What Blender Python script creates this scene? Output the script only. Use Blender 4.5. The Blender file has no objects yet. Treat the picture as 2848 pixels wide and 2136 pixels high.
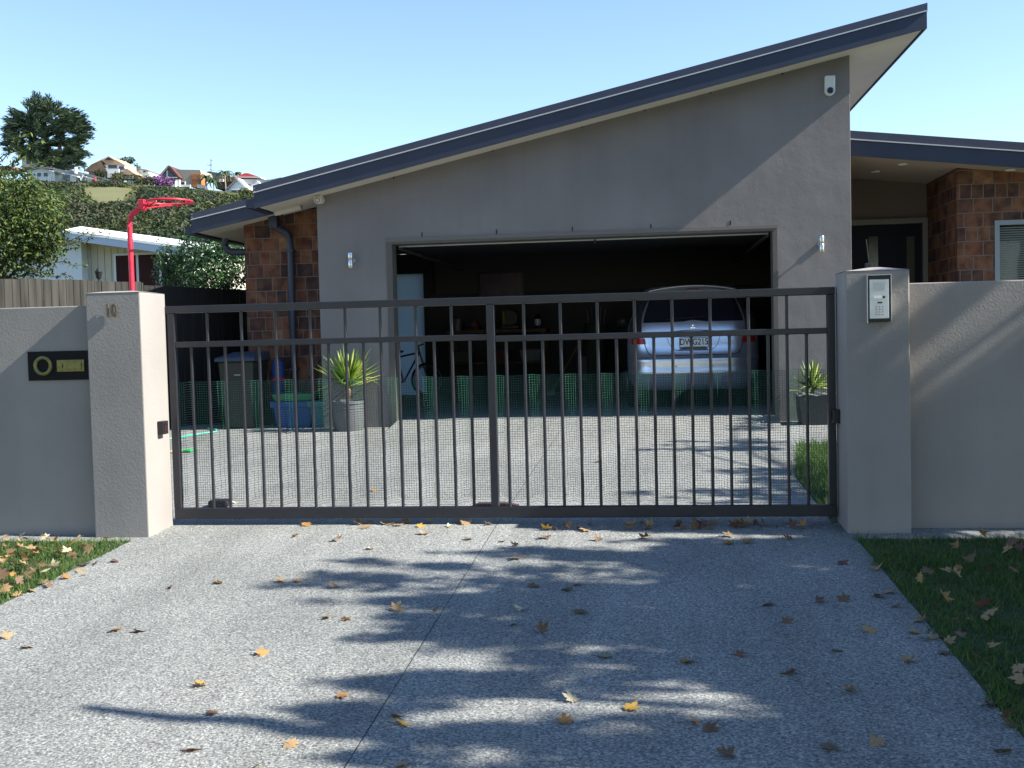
import bpy, math, random
from math import sin, cos, pi, radians, sqrt
from mathutils import Vector, Matrix, noise

random.seed(7)
sc = bpy.context.scene
C = sc.collection

# ------------------------------------------------------------------ camera
FPX = 3020.0; PITCH, ROLL, YAW = radians(2.5), radians(1.418), radians(7.1)
FW = Vector((-sin(YAW)*cos(PITCH), cos(YAW)*cos(PITCH), -sin(PITCH)))
_r = Vector((cos(YAW), sin(YAW), 0)); _d = FW.cross(_r)
RT = _r*cos(ROLL) + _d*sin(ROLL); DN = -_r*sin(ROLL) + _d*cos(ROLL)
EYE = Vector((0, 0, 1.56))
cam = bpy.data.cameras.new('camera'); camo = bpy.data.objects.new('camera', cam); C.objects.link(camo)
cam.sensor_width = 36; cam.lens = FPX/2848*36; cam.clip_start = .05; cam.clip_end = 3000
M = Matrix((RT, -DN, -FW)).transposed().to_4x4(); M.translation = EYE
camo.matrix_world = M; sc.camera = camo

# ------------------------------------------------------------------ sky, sun, exposure
SUN = Vector((1, -.085, .766)).normalized()
w = bpy.data.worlds.new("World"); sc.world = w; w.use_nodes = True
nt = w.node_tree; nt.nodes.clear()
sky = nt.nodes.new('ShaderNodeTexSky'); sky.sky_type = 'NISHITA'; sky.sun_disc = False
sky.sun_elevation = math.asin(SUN.z); sky.sun_rotation = math.atan2(SUN.x, SUN.y)
sky.air_density = 1.0; sky.dust_density = 0.0; sky.ozone_density = 1.0
tint = nt.nodes.new('ShaderNodeMix'); tint.data_type = 'RGBA'; tint.blend_type = 'MULTIPLY'
tint.inputs[0].default_value = 1; tint.inputs[7].default_value = (.98, 1.04, 1.12, 1)
bg = nt.nodes.new('ShaderNodeBackground'); bg.inputs[1].default_value = .092
wo = nt.nodes.new('ShaderNodeOutputWorld')
nt.links.new(sky.outputs[0], tint.inputs[6]); nt.links.new(tint.outputs[2], bg.inputs[0]); nt.links.new(bg.outputs[0], wo.inputs[0])
sl = bpy.data.lights.new('sun', 'SUN'); sl.energy = 5.0; sl.angle = radians(.53); sl.color = (1, .95, .84)
so = bpy.data.objects.new('sun', sl); C.objects.link(so)
so.rotation_euler = (-SUN).to_track_quat('-Z', 'Y').to_euler(); so.location = (20, -5, 20)
sc.view_settings.view_transform = 'Standard'; sc.view_settings.look = 'None'
sc.view_settings.exposure = 1.35; sc.view_settings.gamma = 1.0
sc.render.engine = 'CYCLES'
sc.cycles.max_bounces = 6; sc.cycles.transparent_max_bounces = 16

# ------------------------------------------------------------------ placing helpers
def ray(x, y): return FW + RT*((x-1424)/FPX) + DN*((y-1068)/FPX)
def at(x, y, Y):
    d = ray(x, y); return EYE + d*(Y/d.y)
def atx(x, y, X):
    d = ray(x, y); return EYE + d*(X/d.x)
def gz(x, y):                      # height of the ground
    if y < 7.2: return .0417*max(y, -6)
    if y < 14: return .3 + .026*(y-7.2)
    return .477
def on_ground(x, y):
    d = ray(x, y); t = 1.0
    t = (0-1.56)/(d.z-.0417*d.y)
    if t*d.y > 7.2 or t < 0: t = (.3-.026*7.2-1.56)/(d.z-.026*d.y)
    p = EYE + d*t; return p

# ------------------------------------------------------------------ mesh helpers
def wloc(o):
    v = Vector((0, 0, 0))
    while o: v += o.location; o = o.parent
    return v
class MB:
    def __init__(s): s.v = []; s.f = []; s.mi = []; s.cur = 0
    def add(s, vs, fs):
        n = len(s.v); s.v += [tuple(a) for a in vs]; s.f += [tuple(i+n for i in f) for f in fs]; s.mi += [s.cur]*len(fs)
    def box(s, x0, x1, y0, y1, z0, z1):
        s.add([(x0,y0,z0),(x1,y0,z0),(x1,y1,z0),(x0,y1,z0),(x0,y0,z1),(x1,y0,z1),(x1,y1,z1),(x0,y1,z1)],
              [(0,3,2,1),(4,5,6,7),(0,1,5,4),(1,2,6,5),(2,3,7,6),(3,0,4,7)]); return s
    def hexa(s, b, t):             # bottom 4 pts, top 4 pts (ccw)
        s.add(list(b)+list(t), [(0,3,2,1),(4,5,6,7),(0,1,5,4),(1,2,6,5),(2,3,7,6),(3,0,4,7)]); return s
    def prism(s, pts, off):        # polygon pts swept by off
        n = len(pts); off = Vector(off); a = [Vector(p) for p in pts]
        s.add(a+[p+off for p in a], [tuple(range(n)), tuple(range(2*n-1, n-1, -1))]+[(i, i+n, (i+1) % n+n, (i+1) % n) for i in range(n)]); return s
    def tube(s, path, r, n=8, cap=True, r2=None):
        path = [Vector(p) for p in path]; k = len(path); rings = []
        up = Vector((0, 0, 1))
        for i, p in enumerate(path):
            t = (path[min(i+1, k-1)]-path[max(i-1, 0)]).normalized()
            a = t.cross(up)
            if a.length < .05: a = t.cross(Vector((0, 1, 0)))
            a.normalize(); b = t.cross(a)
            rr = r if r2 is None else r+(r2-r)*i/(k-1)
            rings.append([p+a*cos(2*pi*j/n)*rr+b*sin(2*pi*j/n)*rr for j in range(n)])
        vs = [q for g in rings for q in g]; fs = []
        for i in range(k-1):
            for j in range(n): fs.append((i*n+j, i*n+(j+1) % n, (i+1)*n+(j+1) % n, (i+1)*n+j))
        if cap: fs += [tuple(range(n-1, -1, -1)), tuple((k-1)*n+j for j in range(n))]
        s.add(vs, fs); return s
    def ring(s, c, R, r, ax, n=32, m=8):   # torus
        c = Vector(c); ax = Vector(ax).normalized(); a = ax.orthogonal().normalized(); b = ax.cross(a)
        vs = []; fs = []
        for i in range(n):
            d = a*cos(2*pi*i/n)+b*sin(2*pi*i/n)
            for j in range(m): vs.append(c+d*(R+r*cos(2*pi*j/m))+ax*(r*sin(2*pi*j/m)))
        for i in range(n):
            for j in range(m): fs.append((i*m+j, ((i+1) % n)*m+j, ((i+1) % n)*m+(j+1) % m, i*m+(j+1) % m))
        s.add(vs, fs); return s
    def lathe(s, c, prof, n=28):   # prof: (r, z)
        vs = []; fs = []; k = len(prof)
        for r, z in prof:
            for j in range(n): vs.append((c[0]+r*cos(2*pi*j/n), c[1]+r*sin(2*pi*j/n), c[2]+z))
        for i in range(k-1):
            for j in range(n): fs.append((i*n+j, i*n+(j+1) % n, (i+1)*n+(j+1) % n, (i+1)*n+j))
        fs += [tuple(range(n-1, -1, -1)), tuple((k-1)*n+j for j in range(n))]
        s.add(vs, fs); return s
    def build(s, name, mat, parent=None, smooth=False, bevel=0, loc=None):
        me = bpy.data.meshes.new(name)
        o = bpy.data.objects.new(name, me)
        if parent is not None: o.parent = parent; off = wloc(parent)
        else:
            off = Vector(loc) if loc is not None else Vector((0, 0, 0)); o.location = off
        me.from_pydata([(a[0]-off.x, a[1]-off.y, a[2]-off.z) for a in s.v], [], s.f)
        for m in (mat if isinstance(mat, (list, tuple)) else [mat]): me.materials.append(m)
        if any(s.mi): me.polygons.foreach_set('material_index', s.mi)
        me.update(); C.objects.link(o)
        if smooth:
            me.polygons.foreach_set('use_smooth', [True]*len(me.polygons))
            if smooth != 'all': me.set_sharp_from_angle(angle=radians(40))
        if bevel:
            b = o.modifiers.new('bevel', 'BEVEL'); b.width = bevel; b.segments = 2; b.limit_method = 'ANGLE'; b.angle_limit = radians(50)
        return o
def tag(o, label=None, cat=None, group=None, kind=None):
    if label: o['label'] = label
    if cat: o['category'] = cat
    if group: o['group'] = group
    if kind: o['kind'] = kind
    return o
def thing(name, loc, label, cat, group=None):
    o = bpy.data.objects.new(name, None); C.objects.link(o); o.location = loc; o.empty_display_size = .1
    return tag(o, label, cat, group)
def struct(o): o['kind'] = 'structure'; return o
def text_mesh(name, txt, size, mat, parent, loc, ext=.002, rot=(pi/2, 0, 0), sx=1.0, align='CENTER', bold=0):
    cu = bpy.data.curves.new(name, 'FONT'); cu.body = txt; cu.size = size; cu.extrude = ext; cu.align_x = align; cu.align_y = 'CENTER'; cu.offset = bold
    t = bpy.data.objects.new(name+'_tmp', cu); C.objects.link(t)
    bpy.context.view_layer.update()
    me = bpy.data.meshes.new_from_object(t.evaluated_get(bpy.context.evaluated_depsgraph_get()))
    bpy.data.objects.remove(t)
    me.materials.clear(); me.materials.append(mat)
    o = bpy.data.objects.new(name, me); C.objects.link(o)
    if parent is not None: o.parent = parent; loc = Vector(loc)-wloc(parent)
    o.location = loc; o.rotation_euler = rot; o.scale = (sx, 1, 1)
    return o

# ------------------------------------------------------------------ materials
MATS = {}
def mat(name, col, rough=.6, metal=0, var=0, vscale=8, bump=0, bscale=60, spec=.5, coat=0, col2=None, trans=0, detail=4):
    if name in MATS: return MATS[name]
    m = bpy.data.materials.new(name); m.use_nodes = True; t = m.node_tree; b = t.nodes['Principled BSDF']
    b.inputs['Roughness'].default_value = rough; b.inputs['Metallic'].default_value = metal
    b.inputs['Specular IOR Level'].default_value = spec; b.inputs['Coat Weight'].default_value = coat
    tc = t.nodes.new('ShaderNodeTexCoord')
    if var or col2:
        n = t.nodes.new('ShaderNodeTexNoise'); n.inputs['Scale'].default_value = vscale; n.inputs['Detail'].default_value = detail
        t.links.new(tc.outputs['Object'], n.inputs['Vector'])
        r = t.nodes.new('ShaderNodeValToRGB'); r.color_ramp.elements[0].position = .3; r.color_ramp.elements[1].position = .7
        c2 = col2 or tuple(min(1, c*(1+var)) for c in col); c1 = col if col2 else tuple(c*(1-var) for c in col)
        r.color_ramp.elements[0].color = (*c1, 1); r.color_ramp.elements[1].color = (*c2, 1)
        t.links.new(n.outputs['Fac'], r.inputs[0]); t.links.new(r.outputs[0], b.inputs['Base Color']); colsock = r.outputs[0]
    else:
        b.inputs['Base Color'].default_value = (*col, 1); colsock = None
    if bump:
        n2 = t.nodes.new('ShaderNodeTexNoise'); n2.inputs['Scale'].default_value = bscale; n2.inputs['Detail'].default_value = 5
        t.links.new(tc.outputs['Object'], n2.inputs['Vector'])
        bp = t.nodes.new('ShaderNodeBump'); bp.inputs['Strength'].default_value = 1; bp.inputs['Distance'].default_value = bump
        t.links.new(n2.outputs['Fac'], bp.inputs['Height']); t.links.new(bp.outputs[0], b.inputs['Normal'])
    if trans:
        tr = t.nodes.new('ShaderNodeBsdfTranslucent'); mx = t.nodes.new('ShaderNodeMixShader'); mx.inputs[0].default_value = trans
        if colsock: t.links.new(colsock, tr.inputs[0])
        else: tr.inputs[0].default_value = (*col, 1)
        out = t.nodes['Material Output']
        t.links.new(b.outputs[0], mx.inputs[1]); t.links.new(tr.outputs[0], mx.inputs[2]); t.links.new(mx.outputs[0], out.inputs[0])
    MATS[name] = m; return m
def N(t, typ, **k):
    n = t.nodes.new(typ)
    for a, b in k.items(): setattr(n, a, b)
    return n
def plaster_mat(name, col, fine=.0013, wave=.002):
    m = mat(name, col, rough=.85, spec=.2); t = m.node_tree; b = t.nodes['Principled BSDF']; L = t.links
    tc = N(t, 'ShaderNodeTexCoord')
    n1 = N(t, 'ShaderNodeTexNoise'); n1.inputs['Scale'].default_value = 1.3; n1.inputs['Detail'].default_value = 5
    n2 = N(t, 'ShaderNodeTexNoise'); n2.inputs['Scale'].default_value = 70; n2.inputs['Detail'].default_value = 3
    n3 = N(t, 'ShaderNodeTexNoise'); n3.inputs['Scale'].default_value = 3.5; n3.inputs['Detail'].default_value = 3
    for n in (n1, n2, n3): L.new(tc.outputs['Object'], n.inputs['Vector'])
    r = N(t, 'ShaderNodeValToRGB'); r.color_ramp.elements[0].position = .3; r.color_ramp.elements[1].position = .7
    r.color_ramp.elements[0].color = (*[c*.88 for c in col], 1); r.color_ramp.elements[1].color = (*[c*1.06 for c in col], 1)
    L.new(n1.outputs['Fac'], r.inputs[0]); L.new(r.outputs[0], b.inputs['Base Color'])
    mp = N(t, 'ShaderNodeMapping'); mp.inputs['Scale'].default_value = (7, 7, .5); L.new(tc.outputs['Object'], mp.inputs[0])
    n4 = N(t, 'ShaderNodeTexNoise'); n4.inputs['Scale'].default_value = 1; n4.inputs['Detail'].default_value = 6; L.new(mp.outputs[0], n4.inputs['Vector'])
    r4 = N(t, 'ShaderNodeValToRGB'); r4.color_ramp.elements[0].position = .34; r4.color_ramp.elements[1].position = .58
    r4.color_ramp.elements[0].color = (.965, .965, .965, 1); r4.color_ramp.elements[1].color = (1.01, 1.01, 1.01, 1); L.new(n4.outputs['Fac'], r4.inputs[0])
    m4 = N(t, 'ShaderNodeMix', data_type='RGBA', blend_type='MULTIPLY'); m4.inputs[0].default_value = 1; L.new(r.outputs[0], m4.inputs[6]); L.new(r4.outputs[0], m4.inputs[7]); L.new(m4.outputs[2], b.inputs['Base Color'])
    b1 = N(t, 'ShaderNodeBump'); b1.inputs['Distance'].default_value = fine; L.new(n2.outputs['Fac'], b1.inputs['Height'])
    b2 = N(t, 'ShaderNodeBump'); b2.inputs['Distance'].default_value = wave; L.new(n3.outputs['Fac'], b2.inputs['Height'])
    L.new(b2.outputs[0], b1.inputs['Normal']); L.new(b1.outputs[0], b.inputs['Normal'])
    return m
def aggregate_mat():
    m = mat('exposed_aggregate_concrete', (.3, .3, .3), rough=.85, spec=.2); t = m.node_tree; b = t.nodes['Principled BSDF']; L = t.links
    tc = N(t, 'ShaderNodeTexCoord')
    v = N(t, 'ShaderNodeTexVoronoi'); v.inputs['Scale'].default_value = 125; L.new(tc.outputs['Object'], v.inputs['Vector'])
    n = N(t, 'ShaderNodeTexNoise'); n.inputs['Scale'].default_value = 95; n.inputs['Detail'].default_value = 3; L.new(tc.outputs['Object'], n.inputs['Vector'])
    big = N(t, 'ShaderNodeTexNoise'); big.inputs['Scale'].default_value = .9; big.inputs['Detail'].default_value = 6; L.new(tc.outputs['Object'], big.inputs['Vector'])
    sep = N(t, 'ShaderNodeSeparateColor'); L.new(v.outputs['Color'], sep.inputs[0])
    r = N(t, 'ShaderNodeValToRGB'); e = r.color_ramp.elements
    e[0].position = 0; e[0].color = (.075, .08, .085, 1); e[1].position = 1; e[1].color = (.44, .445, .43, 1)
    for p, c in ((.3, (.145, .15, .155)), (.6, (.245, .25, .248)), (.8, (.32, .325, .32))):
        x = e.new(p); x.color = (*c, 1)
    mx = N(t, 'ShaderNodeMath', operation='ADD'); mu = N(t, 'ShaderNodeMath', operation='MULTIPLY'); mu.inputs[1].default_value = .55
    mu2 = N(t, 'ShaderNodeMath', operation='MULTIPLY_ADD'); mu2.inputs[1].default_value = 1.6; mu2.inputs[2].default_value = -.52
    L.new(sep.outputs[0], mu.inputs[0]); L.new(n.outputs['Fac'], mu2.inputs[0]); L.new(mu.outputs[0], mx.inputs[0]); L.new(mu2.outputs[0], mx.inputs[1])
    L.new(mx.outputs[0], r.inputs[0])
    rb = N(t, 'ShaderNodeValToRGB'); rb.color_ramp.elements[0].position = .3; rb.color_ramp.elements[1].position = .7
    rb.color_ramp.elements[0].color = (.74, .76, .76, 1); rb.color_ramp.elements[1].color = (1.0, 1.0, 1.0, 1)
    L.new(big.outputs['Fac'], rb.inputs[0])
    mm = N(t, 'ShaderNodeMix', data_type='RGBA', blend_type='MULTIPLY'); mm.inputs[0].default_value = 1
    L.new(r.outputs[0], mm.inputs[6]); L.new(rb.outputs[0], mm.inputs[7]); L.new(mm.outputs[2], b.inputs['Base Color'])
    mp = N(t, 'ShaderNodeMapping'); mp.inputs['Scale'].default_value = (2.2, .28, 1); L.new(tc.outputs['Object'], mp.inputs[0])
    tk_ = N(t, 'ShaderNodeTexNoise'); tk_.inputs['Scale'].default_value = 1; tk_.inputs['Detail'].default_value = 7; tk_.inputs['Roughness'].default_value = .65; L.new(mp.outputs[0], tk_.inputs['Vector'])
    rk_ = N(t, 'ShaderNodeValToRGB'); rk_.color_ramp.elements[0].position = .36; rk_.color_ramp.elements[1].position = .6
    rk_.color_ramp.elements[0].color = (.89, .89, .87, 1); rk_.color_ramp.elements[1].color = (1.13, 1.13, 1.11, 1); L.new(tk_.outputs['Fac'], rk_.inputs[0])
    m3 = N(t, 'ShaderNodeMix', data_type='RGBA', blend_type='MULTIPLY'); m3.inputs[0].default_value = 1; L.new(mm.outputs[2], m3.inputs[6]); L.new(rk_.outputs[0], m3.inputs[7]); L.new(m3.outputs[2], b.inputs['Base Color'])
    bp = N(t, 'ShaderNodeBump'); bp.inputs['Distance'].default_value = .003; L.new(mx.outputs[0], bp.inputs['Height']); L.new(bp.outputs[0], b.inputs['Normal'])
    return m
def brick_mat():
    m = mat('clay_block_wall', (.2, .1, .06), rough=.8, spec=.25); t = m.node_tree; b = t.nodes['Principled BSDF']; L = t.links
    tc = N(t, 'ShaderNodeTexCoord'); sp = N(t, 'ShaderNodeSeparateXYZ'); L.new(tc.outputs['Object'], sp.inputs[0])
    ad = N(t, 'ShaderNodeMath', operation='ADD'); L.new(sp.outputs[0], ad.inputs[0]); L.new(sp.outputs[1], ad.inputs[1])
    cb = N(t, 'ShaderNodeCombineXYZ'); L.new(ad.outputs[0], cb.inputs[0]); L.new(sp.outputs[2], cb.inputs[1])
    br = N(t, 'ShaderNodeTexBrick'); br.offset = .5; br.squash = .62; br.squash_frequency = 3
    br.inputs['Color1'].default_value = (0, 0, 0, 1); br.inputs['Color2'].default_value = (1, 1, 1, 1); br.inputs['Mortar'].default_value = (.5, .5, .5, 1)
    br.inputs['Scale'].default_value = 1; br.inputs['Brick Width'].default_value = .225; br.inputs['Row Height'].default_value = .174
    br.inputs['Mortar Size'].default_value = .006; br.inputs['Mortar Smooth'].default_value = .1
    L.new(cb.outputs[0], br.inputs['Vector'])
    r = N(t, 'ShaderNodeValToRGB'); r.color_ramp.interpolation = 'CONSTANT'; e = r.color_ramp.elements
    e[0].position = 0; e[0].color = (.075, .045, .040, 1); e[1].position = .93; e[1].color = (.27, .15, .085, 1)
    for p, c in ((.12, (.125, .062, .042)), (.32, (.165, .078, .046)), (.5, (.19, .095, .055)), (.66, (.10, .055, .042)), (.74, (.155, .085, .052)), (.82, (.18, .078, .045))):
        x = e.new(p); x.color = (*c, 1)
    L.new(br.outputs['Color'], r.inputs[0])
    n = N(t, 'ShaderNodeTexNoise'); n.inputs['Scale'].default_value = 7; n.inputs['Detail'].default_value = 5; L.new(tc.outputs['Object'], n.inputs['Vector'])
    rn = N(t, 'ShaderNodeValToRGB'); rn.color_ramp.elements[0].position = .32; rn.color_ramp.elements[0].color = (.36, .32, .40, 1); rn.color_ramp.elements[1].position = .62; rn.color_ramp.elements[1].color = (1.0, .93, .86, 1)
    L.new(n.outputs['Fac'], rn.inputs[0])
    mm = N(t, 'ShaderNodeMix', data_type='RGBA', blend_type='MULTIPLY'); mm.inputs[0].default_value = 1; L.new(r.outputs[0], mm.inputs[6]); L.new(rn.outputs[0], mm.inputs[7])
    mo = N(t, 'ShaderNodeMix', data_type='RGBA'); mo.inputs[7].default_value = (.16, .12, .1, 1); L.new(br.outputs['Fac'], mo.inputs[0]); L.new(mm.outputs[2], mo.inputs[6])
    L.new(mo.outputs[2], b.inputs['Base Color'])
    sb = N(t, 'ShaderNodeMath', operation='SUBTRACT'); L.new(n.outputs['Fac'], sb.inputs[0]); L.new(br.outputs['Fac'], sb.inputs[1])
    bp = N(t, 'ShaderNodeBump'); bp.inputs['Distance'].default_value = .012; L.new(sb.outputs[0], bp.inputs['Height']); L.new(bp.outputs[0], b.inputs['Normal'])
    return m
def glass_mat(name, col=(.02, .025, .03), rough=.03):
    return mat(name, col, rough=rough, spec=.8)

PL = plaster_mat('taupe_plaster', (.29, .27, .258))
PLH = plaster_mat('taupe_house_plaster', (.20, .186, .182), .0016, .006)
AGG = aggregate_mat(); BR = brick_mat()
FAS = mat('slate_blue_steel', (.032, .040, .066), rough=.42, spec=.35, var=.08, vscale=3)
FAS2 = mat('slate_steel_lit_flashing', (.045, .049, .075), rough=.36, spec=.45, var=.06, vscale=4)  # upper fascia band: lighter steel colour carries the light falling on it
GLINT = mat('pale_edge_glint', (.55, .56, .58), rough=.35, metal=.3)  # pale strip colour stands in for light glinting along the capping edge
SOF = mat('cream_soffit', (.58, .54, .47), rough=.8, var=.04, vscale=2)
TRIM = mat('garage_trim', (.085, .078, .07), rough=.6)
GATE = mat('dark_grey_steel', (.017, .018, .026), rough=.36, spec=.5, var=.15, vscale=20)
BLK = mat('black_plastic', (.012, .012, .014), rough=.4)
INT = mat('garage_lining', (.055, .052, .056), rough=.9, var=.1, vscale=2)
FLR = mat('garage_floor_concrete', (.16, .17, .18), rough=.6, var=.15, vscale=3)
MESHM = mat('green_plastic_netting', (.013, .095, .063), rough=.5)
RED = mat('red_paint', (.60, .02, .05), rough=.42, var=.22, vscale=14)
WHT = mat('white_paint', (.78, .78, .76), rough=.6, var=.04, vscale=3)

# ================================================================== SETTING
# terrain sheet with the hill
CREST = 205.0
def interp(x, tb):
    if x <= tb[0][0]: return tb[0][1]
    for a, b in zip(tb, tb[1:]):
        if x <= b[0]: return a[1]+(b[1]-a[1])*(x-a[0])/(b[0]-a[0])
    return tb[-1][1]
SKYL = ((-400,498),(0,502),(150,506),(230,510),(385,513),(450,520),(560,526),(640,541),(760,552))
CR = [(lambda p: (p.x, p.z))(at(a, b, 205)) for a, b in ((-400,490),(0,498),(150,505),(230,505),(300,505),(385,508),(450,516),(560,522),(640,530),(760,538))]
def hill(x, y):
    if y < 40: return gz(x, y)-.012
    u = min(1, (y-40)/(CREST-40))
    top = interp(x*205/max(y, 60), CR)
    h = .465+(top-.465)*(u**1.08)
    if y > CREST: h += (y-CREST)*.06 if y < 225 else 1.2-(y-225)*.1
    h += 1.4*noise.noise(Vector((x*.03, y*.03, 0)))*min(1, (y-40)/40)*max(0, min(1, (195-y)/30))
    side = max(0, (x-20)/150); h *= max(0, 1-side)
    return h if y > 40 else gz(x, y)
xs = [-600, -420, -330]+[-280+8*i for i in range(48)]+[130, 180, 260, 400, 600]
ys = [-60, -20, -6, 0, 3, 5, 7.2, 9, 11, 14, 20, 30, 40]+[48+8*i for i in range(28)]+[290, 340, 420, 600, 900]
g = MB(); nx = len(xs)
g.add([(x, y, hill(x, y)) for y in ys for x in xs], [(j*nx+i, j*nx+i+1, (j+1)*nx+i+1, (j+1)*nx+i) for j in range(len(ys)-1) for i in range(nx-1)])
GRD = mat('dry_grass_ground', (.10, .10, .045), rough=.95, col2=(.055, .075, .025), vscale=.25, spec=.1)
struct(g.build('ground', GRD, smooth='all'))

def sheet(name, pts, m, dz, rows=None):
    """flat polygon laid on the sloping ground: pts (x, y); cut at the slope change"""
    mb = MB(); mb.add([(x, y, gz(x, y)+dz) for x, y in pts], [tuple(range(len(pts)))]); return mb.build(name, m)
struct(sheet('driveway', [(-3.38, -5), (-1.0215, -5), (-1.0215, 7.2), (-3.38, 7.2)], AGG, .004))
struct(sheet('driveway', [(-1.0175, -5), (1.24, -5), (1.24, 7.2), (-1.0175, 7.2)], AGG, .004))
JNT = mat('dark_joint', (.09, .09, .09), rough=.9)
struct(sheet('driveway_joint', [(-1.0215, -5), (-1.0175, -5), (-1.0175, 7.2), (-1.0215, 7.2)], JNT, .0))
struct(sheet('courtyard_paving', [(-9, 7.2), (-1.0215, 7.2), (-1.0215, 13.3), (-4.07, 13.3), (-4.07, 13.9), (-9, 13.9)], AGG, .004))
struct(sheet('courtyard_paving', [(-1.018, 7.2), (1.17, 7.2), (1.19, 9.1), (1.4, 10.3), (1.47, 11.06), (6, 11.06), (6, 15.4), (2.43, 15.4), (2.43, 13.3), (-1.018, 13.3)], AGG, .004))
struct(sheet('mowing_strip', [(-7, 6.70), (-3.38, 6.70), (-3.38, 7.0), (-7, 7.0)], AGG, .003))
struct(sheet('mowing_strip', [(1.24, 6.74), (6, 6.74), (6, 7.1), (1.24, 7.1)], AGG, .003))

# grass
def lawn(name, inside, x0, x1, y0, y1, n, hmin, hmax, m, label):
    mb = MB(); rnd = random.Random(n); vs = []; fs = []
    k = 0
    while k < n:
        x = rnd.uniform(x0, x1); y = rnd.uniform(y0, y1)
        if not inside(x, y): continue
        k += 1
        h = rnd.uniform(hmin, hmax)*(.6+.8*noise.noise(Vector((x*3, y*3, 2)))+.3); a = rnd.uniform(0, pi); wd = rnd.uniform(.002, .0045)
        lx, ly = rnd.gauss(0, .5)*h, rnd.gauss(0, .5)*h; z = gz(x, y)
        i = len(vs); vs += [(x-cos(a)*wd, y-sin(a)*wd, z), (x+cos(a)*wd, y+sin(a)*wd, z), (x+lx, y+ly, z+h)]; fs.append((i, i+1, i+2))
    mb.v = vs; mb.f = fs; mb.mi = [rnd.randint(0, 2) for _ in fs]
    o = mb.build(name, m); tag(o, label, 'grass', kind='stuff'); return o
GR = [mat('grass_green', (.05, .13, .018), rough=.7, trans=.3), mat('grass_deep', (.035, .09, .015), rough=.7, trans=.3), mat('grass_pale', (.12, .17, .04), rough=.7, trans=.3)]
SOIL = mat('lawn_soil', (.035, .055, .018), rough=1, var=.4, vscale=30)
struct(sheet('verge_soil', [(-7, 1), (-3.38, 1), (-3.38, 6.70), (-7, 6.70)], SOIL, .002))
struct(sheet('verge_soil', [(1.24, 1), (6, 1), (6, 6.74), (1.24, 6.74)], SOIL, .002))
struct(sheet('lawn_soil', [(1.17, 7.2), (6, 7.2), (6, 11.06), (1.47, 11.06), (1.4, 10.3), (1.19, 9.1)], SOIL, .002))
lawn('grass', lambda x, y: x < -3.375+.06*noise.noise(Vector((y*5, 0, 5))), -5.6, -3.3, 4.6, 6.69, 26000, .02, .055, GR, 'mown green grass of the sunny verge at the left of the driveway')
lawn('grass', lambda x, y: x > 1.235+.06*noise.noise(Vector((y*5, 3, 5))), 1.2, 3.4, 3.2, 6.73, 36000, .02, .055, GR, 'shaded green grass of the verge at the right of the driveway')
lawn('grass', lambda x, y: x > (1.19 if y < 9.1 else 1.19+(y-9.1)*.145), 1.15, 2.8, 7.35, 11.05, 22000, .04, .13, GR, 'longer green grass of the lawn strip behind the right end of the gate')

# ================================================================== GATE PILLARS AND WALLS
lp = thing('gate_pillar', (-3.49, 7.0, .28), 'square plastered pillar with the number 10 at the left end of the gate, its side sunlit', 'pillar')
MB().box(-3.682, -3.302, 6.81, 7.19, .15, 1.915).build('shaft', PL, lp, bevel=.008)
MB().hexa([(-3.684,6.808,1.915),(-3.300,6.808,1.915),(-3.300,7.192,1.915),(-3.684,7.192,1.915)],[(-3.60,6.9,1.928),(-3.39,6.9,1.928),(-3.39,7.10,1.928),(-3.60,7.10,1.928)]).build('cap', PL, lp)
rp = thing('gate_pillar', (1.405, 7.06, .28), 'square plastered pillar carrying the silver intercom at the right end of the gate, in shade', 'pillar')
MB().box(1.217, 1.597, 6.88, 7.26, .15, 1.910).build('shaft', PL, rp, bevel=.008)
MB().hexa([(1.215,6.878,1.910),(1.599,6.878,1.910),(1.599,7.262,1.910),(1.215,7.262,1.910)],[(1.38,6.96,1.932),(1.44,6.96,1.932),(1.44,7.18,1.932),(1.38,7.18,1.932)]).build('cap', PL, rp)
lw = MB().box(-9, -3.684, 6.9, 7.1, .1, 1.838).build('garden_wall', PL, bevel=.006)
tag(lw, 'low taupe plastered front wall with the black letter plate, left of the gate', 'wall')
rw = MB().box(1.599, 7, 7.03, 7.23, .1, 1.831).build('garden_wall', PL, bevel=.006)
tag(rw, 'low taupe plastered front wall streaked with tree shade, right of the intercom pillar', 'wall')

# number 10
num = thing('house_number', (-3.5, 6.81, 1.79), 'small grey metal number 10 on the front of the left pillar', 'number')
NM = mat('number_metal', (.13, .10, .075), rough=.4, metal=.4)
text_mesh('digit', '1', .12, NM, num, (-3.522, 6.797, 1.793), ext=.005, sx=.8, bold=.001)
text_mesh('digit', '0', .12, NM, num, (-3.478, 6.797, 1.793), ext=.005, sx=.8, bold=.001)
# letter plate
let = thing('letterbox_plate', (-3.95, 6.9, 1.44), 'black letterbox plate with brass newspaper ring and mail slot in the left wall', 'letterbox')
MB().box(-4.155, -3.69, 6.888, 6.905, 1.342, 1.538).build('plate', mat('black_glossy_plate', (.005, .005, .008), rough=.6, spec=.2), let, bevel=.002)
BRS = mat('dull_brass', (.22, .20, .07), rough=.45, metal=.6, var=.2, vscale=40)
MB().ring((-4.044, 6.886, 1.441), .055, .013, (0, 1, 0), 36, 10).build('newspaper_ring', BRS, let, smooth='all')
lo = MB().box(-3.943, -3.748, 6.880, 6.889, 1.398, 1.478).build('mail_slot', BRS, let, bevel=.002)
MB().box(-3.925, -3.766, 6.874, 6.881, 1.415, 1.461).build('flap', BRS, lo, bevel=.002)
MB().box(-3.90, -3.896, 6.870, 6.8745, 1.425, 1.452).build('pull', BLK, lo)
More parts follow.
